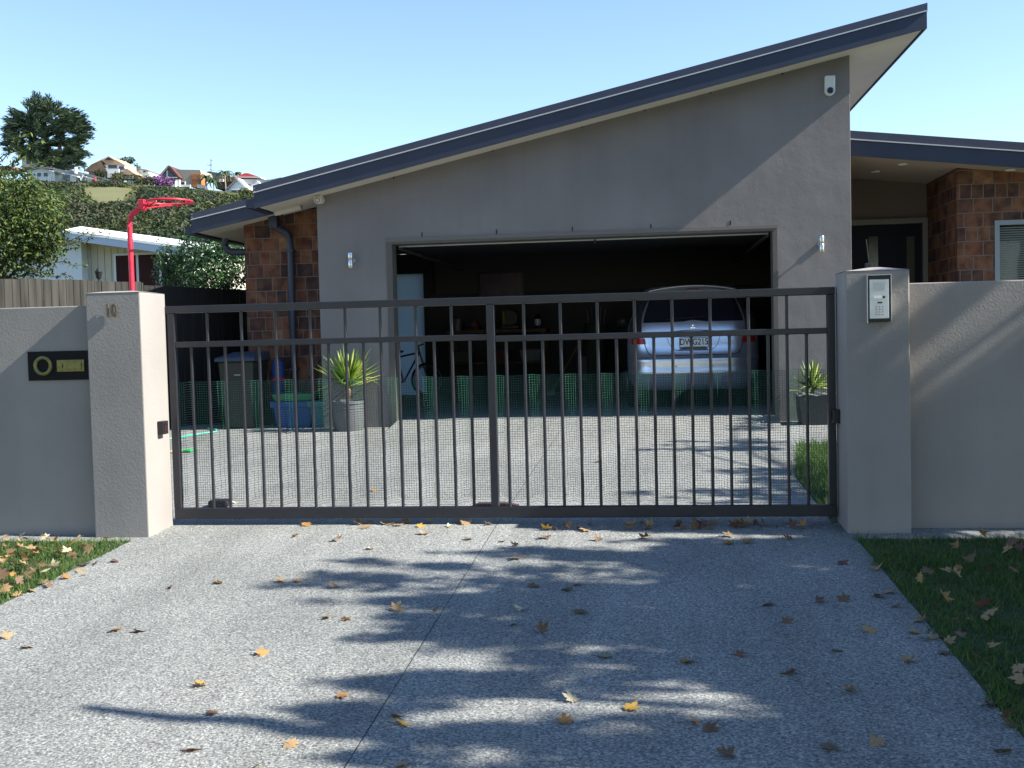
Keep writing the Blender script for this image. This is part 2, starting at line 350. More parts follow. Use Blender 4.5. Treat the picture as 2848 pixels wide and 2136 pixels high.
# beam sensors on the inner pillar faces
for X, sx, lab in ((-3.302, 1, 'small black gate sensor box on the sunlit inner side of the left pillar'), (1.217, -1, 'small black gate sensor box on the inner side of the right pillar')):
    y0, y1 = (6.99, 7.07) if sx > 0 else (7.10, 7.20)
    s_ = thing('gate_sensor', (X, (y0+y1)/2, 1.0), lab, 'sensor')
    MB().box(min(X, X+sx*.045), max(X, X+sx*.045), y0, y1, .955, 1.045).build('housing', BLK, s_, bevel=.005)
    MB().box(min(X+sx*.045, X+sx*.048), max(X+sx*.045, X+sx*.048), y0+.012, y1-.012, .975, 1.03).build('lens', mat('smoked_lens', (.02, .005, .012), rough=.1), s_)
# intercom
ic = thing('intercom', (1.41, 6.88, 1.735), 'silver keypad intercom with black surround on the right pillar', 'intercom')
MB().box(1.342, 1.478, 6.842, 6.882, 1.596, 1.876).build('housing', BLK, ic, bevel=.004)
hd = MB().prism([(1.338,6.838,1.588),(1.342,6.838,1.588),(1.342,6.838,1.877),(1.478,6.838,1.877),(1.478,6.838,1.600),(1.482,6.838,1.600),(1.482,6.838,1.881),(1.338,6.838,1.881)], (0,.044,0)).build('rain_hood', mat('aluminium_edge', (.6,.6,.6), rough=.35, metal=.7), ic)
fp = MB().box(1.352, 1.466, 6.837, 6.843, 1.613, 1.852).build('face_panel', mat('brushed_silver', (.5, .54, .62), rough=.32, metal=.7, var=.05, vscale=80), ic, bevel=.003)
sg = MB()
for i in range(11):
    for j in range(6): sg.box(1.376+i*.0062, 1.3785+i*.0062, 6.8355, 6.8375, 1.786+j*.0085, 1.7885+j*.0085)
sg.build('speaker_grille', BLK, fp)
MB().box(1.378, 1.422, 6.8350, 6.8375, 1.737, 1.752).build('name_card', WHT, fp)
MB().box(1.430, 1.444, 6.8350, 6.8375, 1.737, 1.751).build('call_button', BLK, fp, bevel=.001)
MB().box(1.398, 1.427, 6.8350, 6.8375, 1.706, 1.716).build('display', mat('dark_display', (.03,.01,.015), rough=.2), fp)
for j in range(4):
    for i in range(3):
        MB().box(1.388+i*.0185, 1.396+i*.0185, 6.8330, 6.8375, 1.636+j*.0155, 1.642+j*.0155).build('key', mat('key_grey', (.12, .13, .16), rough=.4), fp, bevel=.001)
br_ = thing('antenna_bracket', (1.40, 7.08, 1.93), 'tiny dark bracket standing on top of the right pillar', 'bracket')
MB().box(1.375, 1.415, 7.06, 7.10, 1.928, 1.965).build('clamp', BLK, br_, bevel=.003)
MB().tube([(1.395, 7.08, 1.96), (1.395, 7.08, 2.00), (1.383, 7.08, 2.115)], .0025, 6).build('whip', BLK, br_)

# ================================================================== GATE
gt = thing('driveway_gate', (-1.05, 7.2, .3), 'long dark grey steel driveway gate with vertical bars', 'gate')
GY0, GY1 = 7.175, 7.225
MB().box(-3.30, 1.205, GY0, GY1, 1.778, 1.828).build('top_rail', GATE, gt, bevel=.004)
MB().box(-3.285, 1.205, GY0-.002, GY1+.002, .346, .421).build('bottom_rail', GATE, gt, bevel=.004)
MB().box(-3.238, -1.056, GY0+.006, GY1-.006, 1.541, 1.580).build('middle_rail', GATE, gt, bevel=.003)
MB().box(-1.004, 1.155, GY0+.006, GY1-.006, 1.529, 1.568).build('middle_rail', GATE, gt, bevel=.003)
MB().box(-3.288, -3.238, GY0+.001, GY1-.001, .421, 1.778).build('stile', GATE, gt, bevel=.004)
MB().box(1.155, 1.204, GY0+.001, GY1-.001, .421, 1.778).build('stile', GATE, gt, bevel=.004)
MB().box(-1.056, -1.004, GY0+.001, GY1-.001, .421, 1.778).build('centre_post', GATE, gt, bevel=.004)
BP = .1222; X0 = -3.129
k = 0
for k in range(36):
    x = X0+BP*k
    if abs(x+1.03) < .05 or x > 1.13: continue
    full = (k % 2 == 1)
    b_ = MB()
    zm = 1.541 if x < -1.03 else 1.529
    b_.tube([(x, 7.1975, .420), (x, 7.1975, zm+.001)], .0105, 14)
    if full and abs(x+1.03) > .15: b_.tube([(x, 7.1975, zm+.038), (x, 7.1975, 1.779)], .0105, 14)
    for z_ in (.421, zm-.001): b_.tube([(x, 7.1975, z_-.004), (x, 7.1975, z_+.004)], .013, 10)
    b_.build('bar', GATE, gt, smooth=True)
# netting behind the bars
net = MB(); PITCH_N = .0163
def nety(x, z):
    ph = ((x-X0-BP)/(2*BP)) % 1.0
    s_ = sin(pi*min(1, ph/.42)) if ph < .42 else 0
    return 7.216+.13*(s_**.6)*(1 if x > -3.2 else 0)+.004*noise.noise(Vector((x*6, z*6, 1)))
zt = 1.297; zb = .43; nv = int((1.165+3.30)/PITCH_N); nh = int((zt-zb)/PITCH_N)
def wob(i, j): return .0016*noise.noise(Vector((i*.6, j*.6, 3)))*2
def npt(i, j):
    x = -3.30+i*PITCH_N+.003*noise.noise(Vector((i*.15, j*.12, 0))); z = zt-j*PITCH_N+.004*noise.noise(Vector((i*.12, j*.2, 9)))
    if i < 6: x += 0
    return Vector((x, nety(x, z), z))
wv = .00125
for i in range(nv+1):
    ps = [npt(i, j) for j in range(0, nh+1, 3)]
    net.tube(ps, wv, 3, cap=False)
for j in range(nh+1):
    ps = [npt(i, j) for i in range(0, nv+1)]
    net.tube(ps, wv, 3, cap=False)
nett = net.build('netting', MESHM, gt)
# fixings behind the gate on the ground
bx = tag(MB().box(-3.33, -3.17, 7.84, 7.96, .318, .375).build('gate_stop', BLK, bevel=.02, loc=(-3.25, 7.9, .32)), 'low black rubber block on the paving behind the left end of the gate', 'gate stop')
ct = thing('gate_catch', (-1.13, 7.88, .32), 'low dark toothed gate catch bolted to the paving behind the centre post', 'gate catch')
MB().prism([(-1.31,7.85,.318),(-1.25,7.85,.34),(-1.05,7.85,.34),(-.93,7.85,.318)], (0,.07,0)).build('base', mat('rusty_dark', (.06,.03,.04), rough=.7), ct)
for i in range(6): MB().box(-1.235+i*.035, -1.215+i*.035, 7.842, 7.85, .321, .336).build('tooth', BLK, ct)

# ================================================================== HOUSE
def rz(x): return 3.218+.2157*(x+4.74)      # underside of the main roof
hs = thing('house', (-.8, 16, .5), 'modern taupe plastered house with a steep single slope roof and open double garage', 'house')
YH = 13.3
pw = MB().prism([(-4.07,YH,.3),(-4.07,YH,rz(-4.07)),(2.43,YH,rz(2.43)),(2.43,YH,.3),(1.575,YH,.3),(1.575,YH,2.805),(-3.19,YH,2.805),(-3.19,YH,.3)], (0,.2,0)).build('plaster_wall', PLH, hs, bevel=.004)
# wing walls and garage box
MB().box(2.25, 2.43, 13.5, 19.7, .3, rz(2.25)).build('side_wall', PLH, hs)
MB().box(-4.07, -3.9, 13.5, 13.9, .3, rz(-4.07)).build('side_wall', PLH, hs)
struct(MB().hexa([(-3.12,12.6,.30),(1.52,12.6,.30),(1.52,13.318,.30),(-3.12,13.318,.30)],[(-3.12,12.6,gz(0,12.6)+.006),(1.52,12.6,gz(0,12.6)+.006),(1.52,13.318,.543),(-3.12,13.318,.543)]).build('garage_apron', AGG))
# garage interior
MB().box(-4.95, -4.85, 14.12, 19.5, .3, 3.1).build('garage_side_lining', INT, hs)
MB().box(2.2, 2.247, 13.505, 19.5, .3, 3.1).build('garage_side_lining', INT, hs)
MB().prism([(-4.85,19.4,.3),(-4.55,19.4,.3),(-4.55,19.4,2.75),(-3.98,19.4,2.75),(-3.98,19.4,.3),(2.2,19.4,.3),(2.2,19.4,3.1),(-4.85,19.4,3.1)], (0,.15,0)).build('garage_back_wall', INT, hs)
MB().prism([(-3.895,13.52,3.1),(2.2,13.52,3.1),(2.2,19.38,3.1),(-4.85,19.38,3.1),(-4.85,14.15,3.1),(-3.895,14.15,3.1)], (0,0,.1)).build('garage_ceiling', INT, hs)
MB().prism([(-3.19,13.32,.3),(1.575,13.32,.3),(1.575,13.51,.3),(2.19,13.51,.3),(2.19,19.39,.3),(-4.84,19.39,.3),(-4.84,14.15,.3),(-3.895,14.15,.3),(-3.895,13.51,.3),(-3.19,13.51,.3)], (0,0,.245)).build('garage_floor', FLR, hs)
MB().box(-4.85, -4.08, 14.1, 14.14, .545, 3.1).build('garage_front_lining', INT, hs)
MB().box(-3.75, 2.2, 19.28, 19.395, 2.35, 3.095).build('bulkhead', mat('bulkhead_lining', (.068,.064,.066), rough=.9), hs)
# rear door with frosted pane
rd = MB().prism([(-4.60,19.37,.546),(-4.54,19.37,.546),(-4.54,19.37,2.74),(-3.985,19.37,2.74),(-3.985,19.37,.546),(-3.86,19.37,.546),(-3.86,19.37,2.86),(-4.60,19.37,2.86)], (0,.028,0)).build('rear_door', mat('dark_door_frame', (.02,.022,.026), rough=.5), hs)
frost = bpy.data.materials.new('frosted_pane'); frost.use_nodes = True; t = frost.node_tree; t.nodes.clear()
tr = t.nodes.new('ShaderNodeBsdfTranslucent'); tr.inputs[0].default_value = (.42, .50, .56, 1); o_ = t.nodes.new('ShaderNodeOutputMaterial'); t.links.new(tr.outputs[0], o_.inputs[0])
MB().box(-4.545, -3.98, 19.44, 19.446, .546, 2.745).build('pane', frost, rd)
# jamb trim
MB().prism([(-3.191,13.285,.46),(-3.191,13.285,2.806),(1.576,13.285,2.806),(1.576,13.285,.46),(1.515,13.285,.46),(1.515,13.285,2.742),(-3.118,13.285,2.742),(-3.118,13.285,.46)], (0,.235,0)).build('garage_trim', TRIM, hs, bevel=.003)
MB().prism([(-3.193,13.28,2.772),(-3.193,13.28,2.810),(1.578,13.28,2.810),(1.578,13.28,2.772)], (0,.02,0)).build('trim_bead', mat('trim_bead_paint', (.14,.125,.11), rough=.6), hs)
gd = MB().box(-3.10, 1.50, 13.6, 15.9, 2.76, 2.80).build('garage_door', mat('raised_door_panel', (.02,.02,.024), rough=.5), hs)
tag(gd, 'raised garage door lying under the ceiling', None)
MB().box(-3.1, 1.5, 13.585, 13.6, 2.728, 2.745).build('seal_strip', mat('seal_strip', (.45,.5,.5), rough=.4), gd)
MB().box(-.62, -.60, 13.57, 13.6, 2.69, 2.74).build('handle', BLK, gd)
for X in (-3.09, 1.49): MB().box(X-.02, X+.02, 13.62, 18.5, 2.70, 2.73).build('track', mat('galvanised', (.06,.06,.065), rough=.6, metal=.3), gd)
# vents (small black slots)
SL = mat('black_slot', (.004, .004, .004), rough=.9)
for q in ((255,100),(650,85),(1052,70),(1469,55),(1890,38)):
    p = at(1040+q[0]/1.907, 600+q[1]/1.907, YH)
    MB().box(p.x-.006, p.x+.006, YH-.004, YH+.01, p.z-.028, p.z+.028).build('weep_vent', SL, hs)
for q in ((1095,492.5),(1370,417.6),(1619,350.5),(1793,304.8),(1976,256),(2176,203)):
    p = at(q[0], q[1], YH)
    MB().box(p.x-.007, p.x+.007, YH-.004, YH+.01, p.z-.02, p.z+.012).build('weep_vent', SL, hs)
# main roof
RX0, RX1, RY0, RY1 = -4.742, 3.214, 12.92, 20.4
def slab(x0, x1, y0, y1, f, a, b, m, name, par, **k):
    return MB().hexa([(x0,y0,f(x0)+a),(x1,y0,f(x1)+a),(x1,y1,f(x1)+a),(x0,y1,f(x0)+a)],[(x0,y0,f(x0)+b),(x1,y0,f(x1)+b),(x1,y1,f(x1)+b),(x0,y1,f(x0)+b)]).build(name, m, par, **k)
rf = slab(RX0+.02, RX1-.02, RY0+.03, RY1, rz, .13, .262, FAS, 'roof', hs)
slab(RX0+.04, RX1-.04, RY0+.04, RY1-.02, rz, 0, .045, SOF, 'soffit', rf)
def fascia(x0, x1, y, f, par, hgt=.27, band=.095, nseg=1):
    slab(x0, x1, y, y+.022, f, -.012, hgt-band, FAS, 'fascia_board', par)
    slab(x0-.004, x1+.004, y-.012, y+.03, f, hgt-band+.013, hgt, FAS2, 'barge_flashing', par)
    slab(x0-.004, x1+.004, y-.020, y+.01, f, hgt-band, hgt-band+.0125, GLINT, 'edge_glint', par)
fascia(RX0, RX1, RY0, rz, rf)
MB().hexa([(RX1-.022,RY0+.03,rz(RX1)-.012),(RX1,RY0+.03,rz(RX1)-.012),(RX1,RY1,rz(RX1)-.012),(RX1-.022,RY1,rz(RX1)-.012)],
          [(RX1-.022,RY0+.03,rz(RX1)+.262),(RX1,RY0+.03,rz(RX1)+.262),(RX1,RY1,rz(RX1)+.262),(RX1-.022,RY1,rz(RX1)+.262)]).build('end_fascia', FAS, rf)
gu = MB().prism([(RX0-.11,RY0+.01,rz(RX0)+.0),(RX0,RY0+.01,rz(RX0)),(RX0,RY0+.01,rz(RX0)+.11),(RX0-.11,RY0+.01,rz(RX0)+.10)], (0,3,0)).build('gutter', FAS, rf)
# screws on barge ends
# left lower wing
def lz(x): return 3.012+.193*(x+5.80)
MB().prism([(-5.255,13.9,.3),(-5.255,13.9,lz(-5.255)+.02),(-4.72,13.9,lz(-4.72)+.02),(-4.72,13.9,rz(-4.72)+.03),(-4.07,13.9,rz(-4.07)+.02),(-4.07,13.9,.3)], (0,.2,0)).build('brick_wall', BR, hs)
MB().box(-5.255, -5.06, 14.1, 22, .3, lz(-5.255)).build('brick_wall', BR, hs)
rl = slab(-5.80, -4.735, 13.57, 22, lz, .12, .255, FAS, 'lower_roof', hs)
slab(-5.78, -4.735, 13.57, 21.98, lz, 0, .04, SOF, 'soffit', rl)
slab(-5.82, -4.62, 13.54, 13.565, lz, -.012, .16, FAS, 'fascia_board', rl)
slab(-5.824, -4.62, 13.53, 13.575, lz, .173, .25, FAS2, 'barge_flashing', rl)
slab(-5.824, -4.62, 13.52, 13.55, lz, .16, .1725, GLINT, 'edge_glint', rl)
MB().prism([(-5.93,13.6,lz(-5.8)-.02),(-5.82,13.6,lz(-5.8)-.02),(-5.82,13.6,lz(-5.8)+.09),(-5.93,13.6,lz(-5.8)+.09)], (0,8,0)).build('gutter', FAS, rl)
SC = mat('screw_head', (.6,.6,.6), rough=.3, metal=.8)
for (x, y, f) in ((RX0, RY0-.014, rz), (-5.82, 13.528, lz)):
    for dz in (.195, .235): MB().lathe((x+.015, y, f(x)+dz), [(.005,-.004),(.005,.004)], 8).build('screw', SC, rf if f is rz else rl)
# downpipe
dp = MB()
dp.box(-4.85, -4.74, 13.72, 13.86, 3.05, 3.29)
dp.tube([(-4.79,13.8,3.12),(-4.77,13.8,3.06),(-4.70,13.81,3.02),(-4.64,13.82,2.99),(-4.61,13.83,2.93),(-4.61,13.84,2.80),(-4.61,13.84,.5)], .045, 12)
dpo = dp.build('downpipe', FAS, hs, smooth=True)
for z in (2.75, 1.2): MB().box(-4.665, -4.555, 13.79, 13.9, z-.012, z+.012).build('clip', FAS, dpo)
el = MB().tube([(-5.55,13.98,2.96),(-5.55,13.98,2.86),(-5.52,13.98,2.80),(-5.46,13.98,2.775),(-5.25,13.98,2.775)], .045, 12).build('gutter_outlet', FAS, hs, smooth=True)
# pipe offset under the main soffit
MB().tube([(-4.70,13.55,3.225),(-4.35,13.55,3.29)], .045, 10).build('soffit_pipe', SOF, hs, smooth=True)
# right wing: porch, door, brick wall, window, roof
def qz(x): return 3.655-.118*(x-2.45)
MB().box(3.82, 9, 14.0, 14.2, .3, qz(9)+.5).build('brick_wall', BR, hs) if False else None
MB().prism([(3.82,14.0,.3),(3.82,14.0,qz(3.82)),(7,14.0,qz(7)),(7,14.0,.3),(5.6,14.0,.3),(5.6,14.0,1.4),(5.6,14.0,2.83),(4.262,14.0,2.83),(4.262,14.0,1.4),(5.59,14.0,1.4),(5.59,14.0,.3)], (0,.2,0)).build('brick_wall', BR, hs)
MB().box(3.822, 4.02, 14.2, 15.6, .3, qz(3.82)).build('brick_wall', BR, hs)
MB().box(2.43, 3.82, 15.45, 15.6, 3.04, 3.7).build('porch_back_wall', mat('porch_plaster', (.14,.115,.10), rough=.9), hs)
MB().box(2.43, 6, 16.2, 16.4, .3, 3.5).build('inner_wall', INT, hs)
ed = MB().box(2.44, 3.82, 15.46, 15.52, .45, 2.96).build('front_door', mat('near_black_door', (.006,.006,.011), rough=.6, spec=.2), hs)
tag(ed, 'near black double front door with two narrow panes')
DF = mat('door_frame_taupe', (.16,.15,.13), rough=.6)
MB().prism([(2.43,15.40,2.965),(2.43,15.40,3.035),(3.82,15.40,3.035),(3.82,15.40,.45),(3.755,15.40,.45),(3.755,15.40,2.965)], (0,.1,0)).build('frame', DF, ed)
for (a, b) in ((595,650),(815,860)):
    p0 = at(2128+a/2.0736, 1365/2.0736, 15.45); p1 = at(2128+b/2.0736, 1365/2.0736, 15.45)
    MB().box(p0.x, p1.x, 15.445, 15.465, .9, p0.z).build('pane', mat('door_glass', (.06,.065,.045), rough=.08), ed)
win = MB().prism([(4.258,13.985,1.4),(4.258,13.985,2.832),(5.62,13.985,2.832),(5.62,13.985,1.4),(5.57,13.985,1.4),(5.57,13.985,2.775),(4.315,13.985,2.775),(4.315,13.985,1.4)], (0,.12,0)).build('window', mat('blue_grey_aluminium', (.22,.26,.30), rough=.4, metal=.3), hs)
MB().box(4.315, 5.57, 14.05, 14.055, 1.4, 2.775).build('pane', glass_mat('window_glass', (.02,.025,.03)), win)
bl = MB()
for i in range(48): bl.box(4.33, 5.56, 14.040, 14.048, 1.42+i*.028, 1.436+i*.028)
bl.build('blind', mat('grey_blind', (.13,.14,.13), rough=.6), win)
rr = slab(2.445, 8, 13.63, 19, qz, .12, .285, FAS, 'right_roof', hs)
slab(2.445, 7.98, 13.63, 18.98, qz, -.0, .04, mat('porch_soffit', (.34,.27,.22), rough=.8), 'soffit', rr)
slab(2.44, 8, 13.6, 13.622, qz, -.012, .175, FAS, 'fascia_board', rr)
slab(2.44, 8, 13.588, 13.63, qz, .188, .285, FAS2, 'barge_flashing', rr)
slab(2.44, 8, 13.58, 13.61, qz, .175, .1875, GLINT, 'edge_glint', rr)
for (x, y) in ((3.18, 14.0), (3.0, 14.7), (4.4, 13.85)):
    MB().lathe((x, y, qz(x)-.014), [(.055,.0),(.06,.012),(.0,.013)], 20).build('downlight', mat('light_bezel', (.7,.7,.68), rough=.4), rr)
# wall lights
for x, zc, lab in ((-3.632, 2.557, 'silver cylinder up and down wall light left of the garage opening, in shade'), (2.073, 2.56, 'silver cylinder up and down wall light right of the garage opening, catching the sun')):
    wl = thing('wall_light', (x, YH, zc), lab, 'wall light', 'cylinder wall lights beside the garage')
    MT = mat('satin_steel', (.6,.62,.64), rough=.28, metal=.9)
    MB().lathe((x, YH-.085, zc), [(.0,-.093),(.028,-.093),(.030,-.088),(.030,-.004),(.028,0),(.030,.004),(.030,.088),(.028,.093),(0,.093)], 20).build('cylinder', MT, wl, smooth=True)
    MB().tube([(x, YH-.085, zc), (x, YH-.02, zc)], .012, 10).build('arm', MT, wl)
    a_ = MB(); a_.tube([(x+.005, YH-.022, zc), (x+.005, YH+.005, zc)], .038, 20); a_.build('wall_plate', MT, wl)
# cameras
c1 = thing('security_camera', (2.197, YH, 4.41), 'white upright sensor camera with dark lens high under the peak of the roof', 'security camera')
cw = mat('camera_white', (.62,.65,.66), rough=.4)
m_ = MB(); n = 14
prof = [(-.060, .115), (.060, .115)]+[(.060*cos(a), -.055-.060*sin(a)) for a in [pi*i/n for i in range(n+1)]]
m_.prism([(2.197+a, YH-.062+(.0 if b > 0 else .012), 4.41+b) for a, b in prof], (0, .065, 0)).build('housing', cw, c1, bevel=.012)
ln = MB(); ln.lathe((0,0,0), [(.0,-.038),(.02,-.033),(.034,-.018),(.038,0)], 16)
ln.v = [(2.197+a, YH-.062+c*.9*1, 4.41-.058+b) for a, b, c in ln.v]; ln.build('lens', mat('blue_black_lens', (.01,.012,.04), rough=.08), c1, smooth='all')
c2 = thing('security_camera', (-4.0, 13.28, 3.33), 'small cream round faced sensor camera in the corner where the wall meets the eave', 'security camera')
MB().box(-4.065, -3.975, 13.17, 13.3, 3.33, 3.40).build('bracket', SOF, c2, bevel=.01)
bb = MB(); bb.tube([(-4.005,13.29,3.325),(-4.005,13.13,3.305)], .046, 20); bb.build('barrel', SOF, c2, smooth=True)
bb = MB(); bb.ring((-4.005,13.128,3.305), .028, .005, (0,1,.12), 20, 6); bb.build('lens_ring', mat('ring_shadow', (.2,.19,.17), rough=.6), c2)

# ================================================================== CAR
CX = .615; FZ = .545
SLC = [(.80,.76,14.52,.30),(.87,.82,14.43,.36),(.93,.855,14.385,.38),(1.02,.870,14.355,.38),(1.035,.872,14.345,.38),(1.07,.872,14.362,.38),(1.17,.875,14.366,.38),(1.205,.876,14.352,.38),(1.225,.876,14.375,.38),(1.25,.876,14.43,.36),(1.40,.875,14.445,.34),(1.56,.865,14.475,.33),(1.70,.845,14.53,.30),(1.80,.80,14.60,.28),(1.95,.735,14.70,.26),(2.08,.675,14.79,.25),(2.135,.645,14.82,.25),(2.17,.60,14.86,.25),(2.195,.54,14.95,.25),(2.212,.42,15.1,.25)]
def ci(z):
    S = SLC
    if z <= S[0][0]: return S[0][1:]
    for a, b in zip(S, S[1:]):
        if z <= b[0]:
            u = (z-a[0])/(b[0]-a[0]); return tuple(a[i]+(b[i]-a[i])*u for i in (1, 2, 3))
    return S[-1][1:]
def crear(dx, z):
    W, yr, r = ci(z); a = abs(dx); bow = .05*(a/.8)**2
    if a > W-r:
        q = min(1, (a-(W-r))/r); return yr+bow+r*(1-sqrt(max(0, 1-q*q)))
    return yr+bow
def cfront(z): return 18.95-max(0, z-1.05)*1.9 if z > 1.05 else 18.95
car = thing('parked_car', (CX, 16.6, FZ), 'silver people carrier parked nose in at the right side of the garage', 'car')
SIL = mat('silver_car_paint', (.82, .86, .93), rough=.3, metal=.85, coat=.6, var=.02, vscale=2)
cb = MB(); rings = []
for z, W, yr, r in SLC:
    ring_ = []
    for i in range(25):            # rear, left to right
        u = -1+2*i/24; dx = W*sin(u*pi/2); ring_.append((CX+dx, crear(dx, z), z))
    yf = cfront(z); ring_ += [(CX+W, 16.0, z), (CX+W, 17.5, z), (CX+W*.92, yf-.3, z), (CX+W*.6, yf, z), (CX-W*.6, yf, z), (CX-W*.92, yf-.3, z), (CX-W, 17.5, z), (CX-W, 16.0, z)]
    rings.append(ring_)
n = len(rings[0]); vs = [p for r_ in rings for p in r_]
fs = [(i*n+j, i*n+(j+1) % n, (i+1)*n+(j+1) % n, (i+1)*n+j) for i in range(len(rings)-1) for j in range(n)]
fs += [tuple(range(n-1, -1, -1)), tuple((len(rings)-1)*n+j for j in range(n))]
cb.add(vs, fs); body = cb.build('body', SIL, car, smooth='all')
def K(x, y):
    p = at(1600+x/3.687, 720+y/3.687, 14.47); return (p.x-CX, p.z)
def patch(name, rows, m, par, off=.006, nseg=20, thick=.0):
    """rows: list of (z, dxl, dxr)"""
    mb = MB(); nn = nseg+1
    for z, a, b in rows:
        for i in range(nn):
            dx = a+(b-a)*i/nseg; mb.v.append((CX+dx, crear(dx, z)-off, z))
    for r_ in range(len(rows)-1):
        for i in range(nseg): mb.f.append((r_*nn+i, r_*nn+i+1, (r_+1)*nn+i+1, (r_+1)*nn+i)); mb.mi.append(0)
    return mb.build(name, m, par, smooth='all')
def curve_strip(name, pts, r, m, par, off=.004):
    mb = MB(); mb.tube([(CX+dx, crear(dx, z)-off, z) for dx, z in pts], r, 6); return mb.build(name, m, par)
def dense(pts, k=8):
    o = []
    for a, b in zip(pts, pts[1:]):
        for i in range(k): o.append((a[0]+(b[0]-a[0])*i/k, a[1]+(b[1]-a[1])*i/k))
    return o+[pts[-1]]
# one smooth tailgate glass: lower edge has a small rise in the middle
gl = MB(); nn = 40; ROWS = 8
for r_ in range(ROWS+1):
    for i in range(nn+1):
        u = -1+2*i/nn; zb_ = 1.700-.012*abs(u)+.020*math.exp(-(u/.16)**2)+.01*abs(u); zt_ = 2.10-.03*u*u
        z = zb_+(zt_-zb_)*r_/ROWS; hw = .655-.20*(max(0, z-1.70)/.4)**1.2*.62; dx = u*hw
        gl.v.append((CX+dx, crear(dx, z)-.006, z))
for r_ in range(ROWS):
    for i in range(nn): gl.f.append((r_*(nn+1)+i, r_*(nn+1)+i+1, (r_+1)*(nn+1)+i+1, (r_+1)*(nn+1)+i)); gl.mi.append(0)
gl.build('rear_window', glass_mat('car_glass', (.012,.012,.02), .04), car, smooth='all')
sp_ = MB(); pts = []
for i in range(25):
    u = -1+2*i/24; dx = u*.57; z = 2.178-.055*u*u; pts.append((CX+dx, 14.72+.13*u*u, z))
for i in range(24):
    a, b = Vector(pts[i]), Vector(pts[i+1]); dn = Vector((0, .02, -.035)); bk = Vector((0, .35, .018))
    sp_.hexa([a+dn, b+dn, b+dn+Vector((0,.33,.02)), a+dn+Vector((0,.33,.02))], [a, b, b+bk, a+bk])
spo = sp_.build('spoiler', mat('dark_silver', (.18,.19,.22), rough=.35, metal=.6, coat=.4), car, smooth=True)
MB().tube([(p[0], p[1]-.003, p[2]) for p in pts], .006, 6).build('edge_line', mat('bright_edge', (.8,.8,.8), rough=.3), spo)
MB().box(CX-.085, CX+.085, 14.715, 14.735, 2.095, 2.125).build('brake_light', mat('dark_red_lens', (.12,.005,.008), rough=.2), car)
patch('sticker', [(2.088,-.045,.105),(2.113,-.045,.105)], mat('white_label', (.6,.62,.6), rough=.5), car, off=.03, nseg=4)
RL = mat('red_lamp_lens', (.42,.012,.01), rough=.15); CLR = mat('smoky_lamp_lens', (.03,.03,.035), rough=.1)
for s_ in (-1, 1):
    tl = MB(); nn = 8
    rows_ = [(1.425,.655,.80),(1.50,.665,.815),(1.60,.67,.805),(1.70,.675,.78),(1.80,.655,.74),(1.92,.62,.69)]
    def lamp(rows__, name, m):
        mb = MB()
        for z, a, b in rows__:
            for i in range(nn+1): dx = s_*(a+(b-a)*i/nn); mb.v.append((CX+dx, crear(dx, z)-.008, z))
        for r_ in range(len(rows__)-1):
            for i in range(nn): mb.f.append((r_*(nn+1)+i, r_*(nn+1)+i+1, (r_+1)*(nn+1)+i+1, (r_+1)*(nn+1)+i)); mb.mi.append(0)
        return mb.build(name, m, car, smooth='all')
    lamp([(1.415,.625,.812),(1.455,.63,.816),(1.492,.64,.818)], 'tail_light', RL)
    lamp([(1.496,.66,.845),(1.6,.68,.845),(1.7,.675,.83),(1.82,.66,.78),(1.95,.605,.725),(2.08,.54,.66)], 'tail_light', CLR)
    mm = MB(); c_ = (CX+s_*.97, 17.3, 1.76); mm.lathe(c_, [(.0,-.075),(.07,-.07),(.1,-.03),(.1,.03),(.07,.07),(0,.075)], 14).build('wing_mirror', mat('mirror_dark', (.04,.04,.045), rough=.4), car, smooth=True)
    for yy in (15.25, 18.0):
        wh = MB(); wh.tube([(CX+s_*.70, yy, FZ+.33), (CX+s_*.88, yy, FZ+.33)], .33, 28)
        wo_ = wh.build('wheel', mat('tyre_rubber', (.012,.012,.012), rough=.8), car, smooth=True)
        MB().tube([(CX+s_*.875, yy, FZ+.33), (CX+s_*.886, yy, FZ+.33)], .2, 20).build('rim', mat('alloy_grey', (.4,.4,.42), rough=.35, metal=.8), wo_)
# seams
sm = mat('black_seam', (.01,.01,.012), rough=.6)
seam = [(-.655,1.49),(-.635,1.40),(-.60,1.31),(-.57,1.275),(-.50,1.262),(.50,1.262),(.57,1.275),(.60,1.31),(.635,1.40),(.655,1.49)]
curve_strip('tailgate_seam', dense(seam), .005, sm, car)
rec = [(-.345,1.50),(-.32,1.42),(-.28,1.36),(-.22,1.325),(.22,1.325),(.28,1.36),(.32,1.42),(.345,1.50)]
curve_strip('recess_edge', dense(rec), .0035, mat('recess_shadow', (.16,.18,.24), rough=.4), car)
curve_strip('recess_edge', dense([(-.19,1.327),(.19,1.327)]), .005, sm, car)
curve_strip('chrome_strip', [(-.42+.84*i/20, 1.552+.035*(1-(2*i/20-1)**2)) for i in range(21)], .006, mat('dark_chrome', (.2,.2,.25), rough=.25, metal=.8), car)
curve_strip('wiper', [(-.36+.5*i/10, 1.735+.03*(i/10)-.0*(i/10)) for i in range(11)], .008, BLK, car, off=.02)
for dx in (-.235, .235):
    p = (CX+dx, crear(dx, 1.115)-.002, 1.115)
    MB().ring(p, .010, .003, (0,1,0), 14, 5).build('parking_sensor', sm, car)
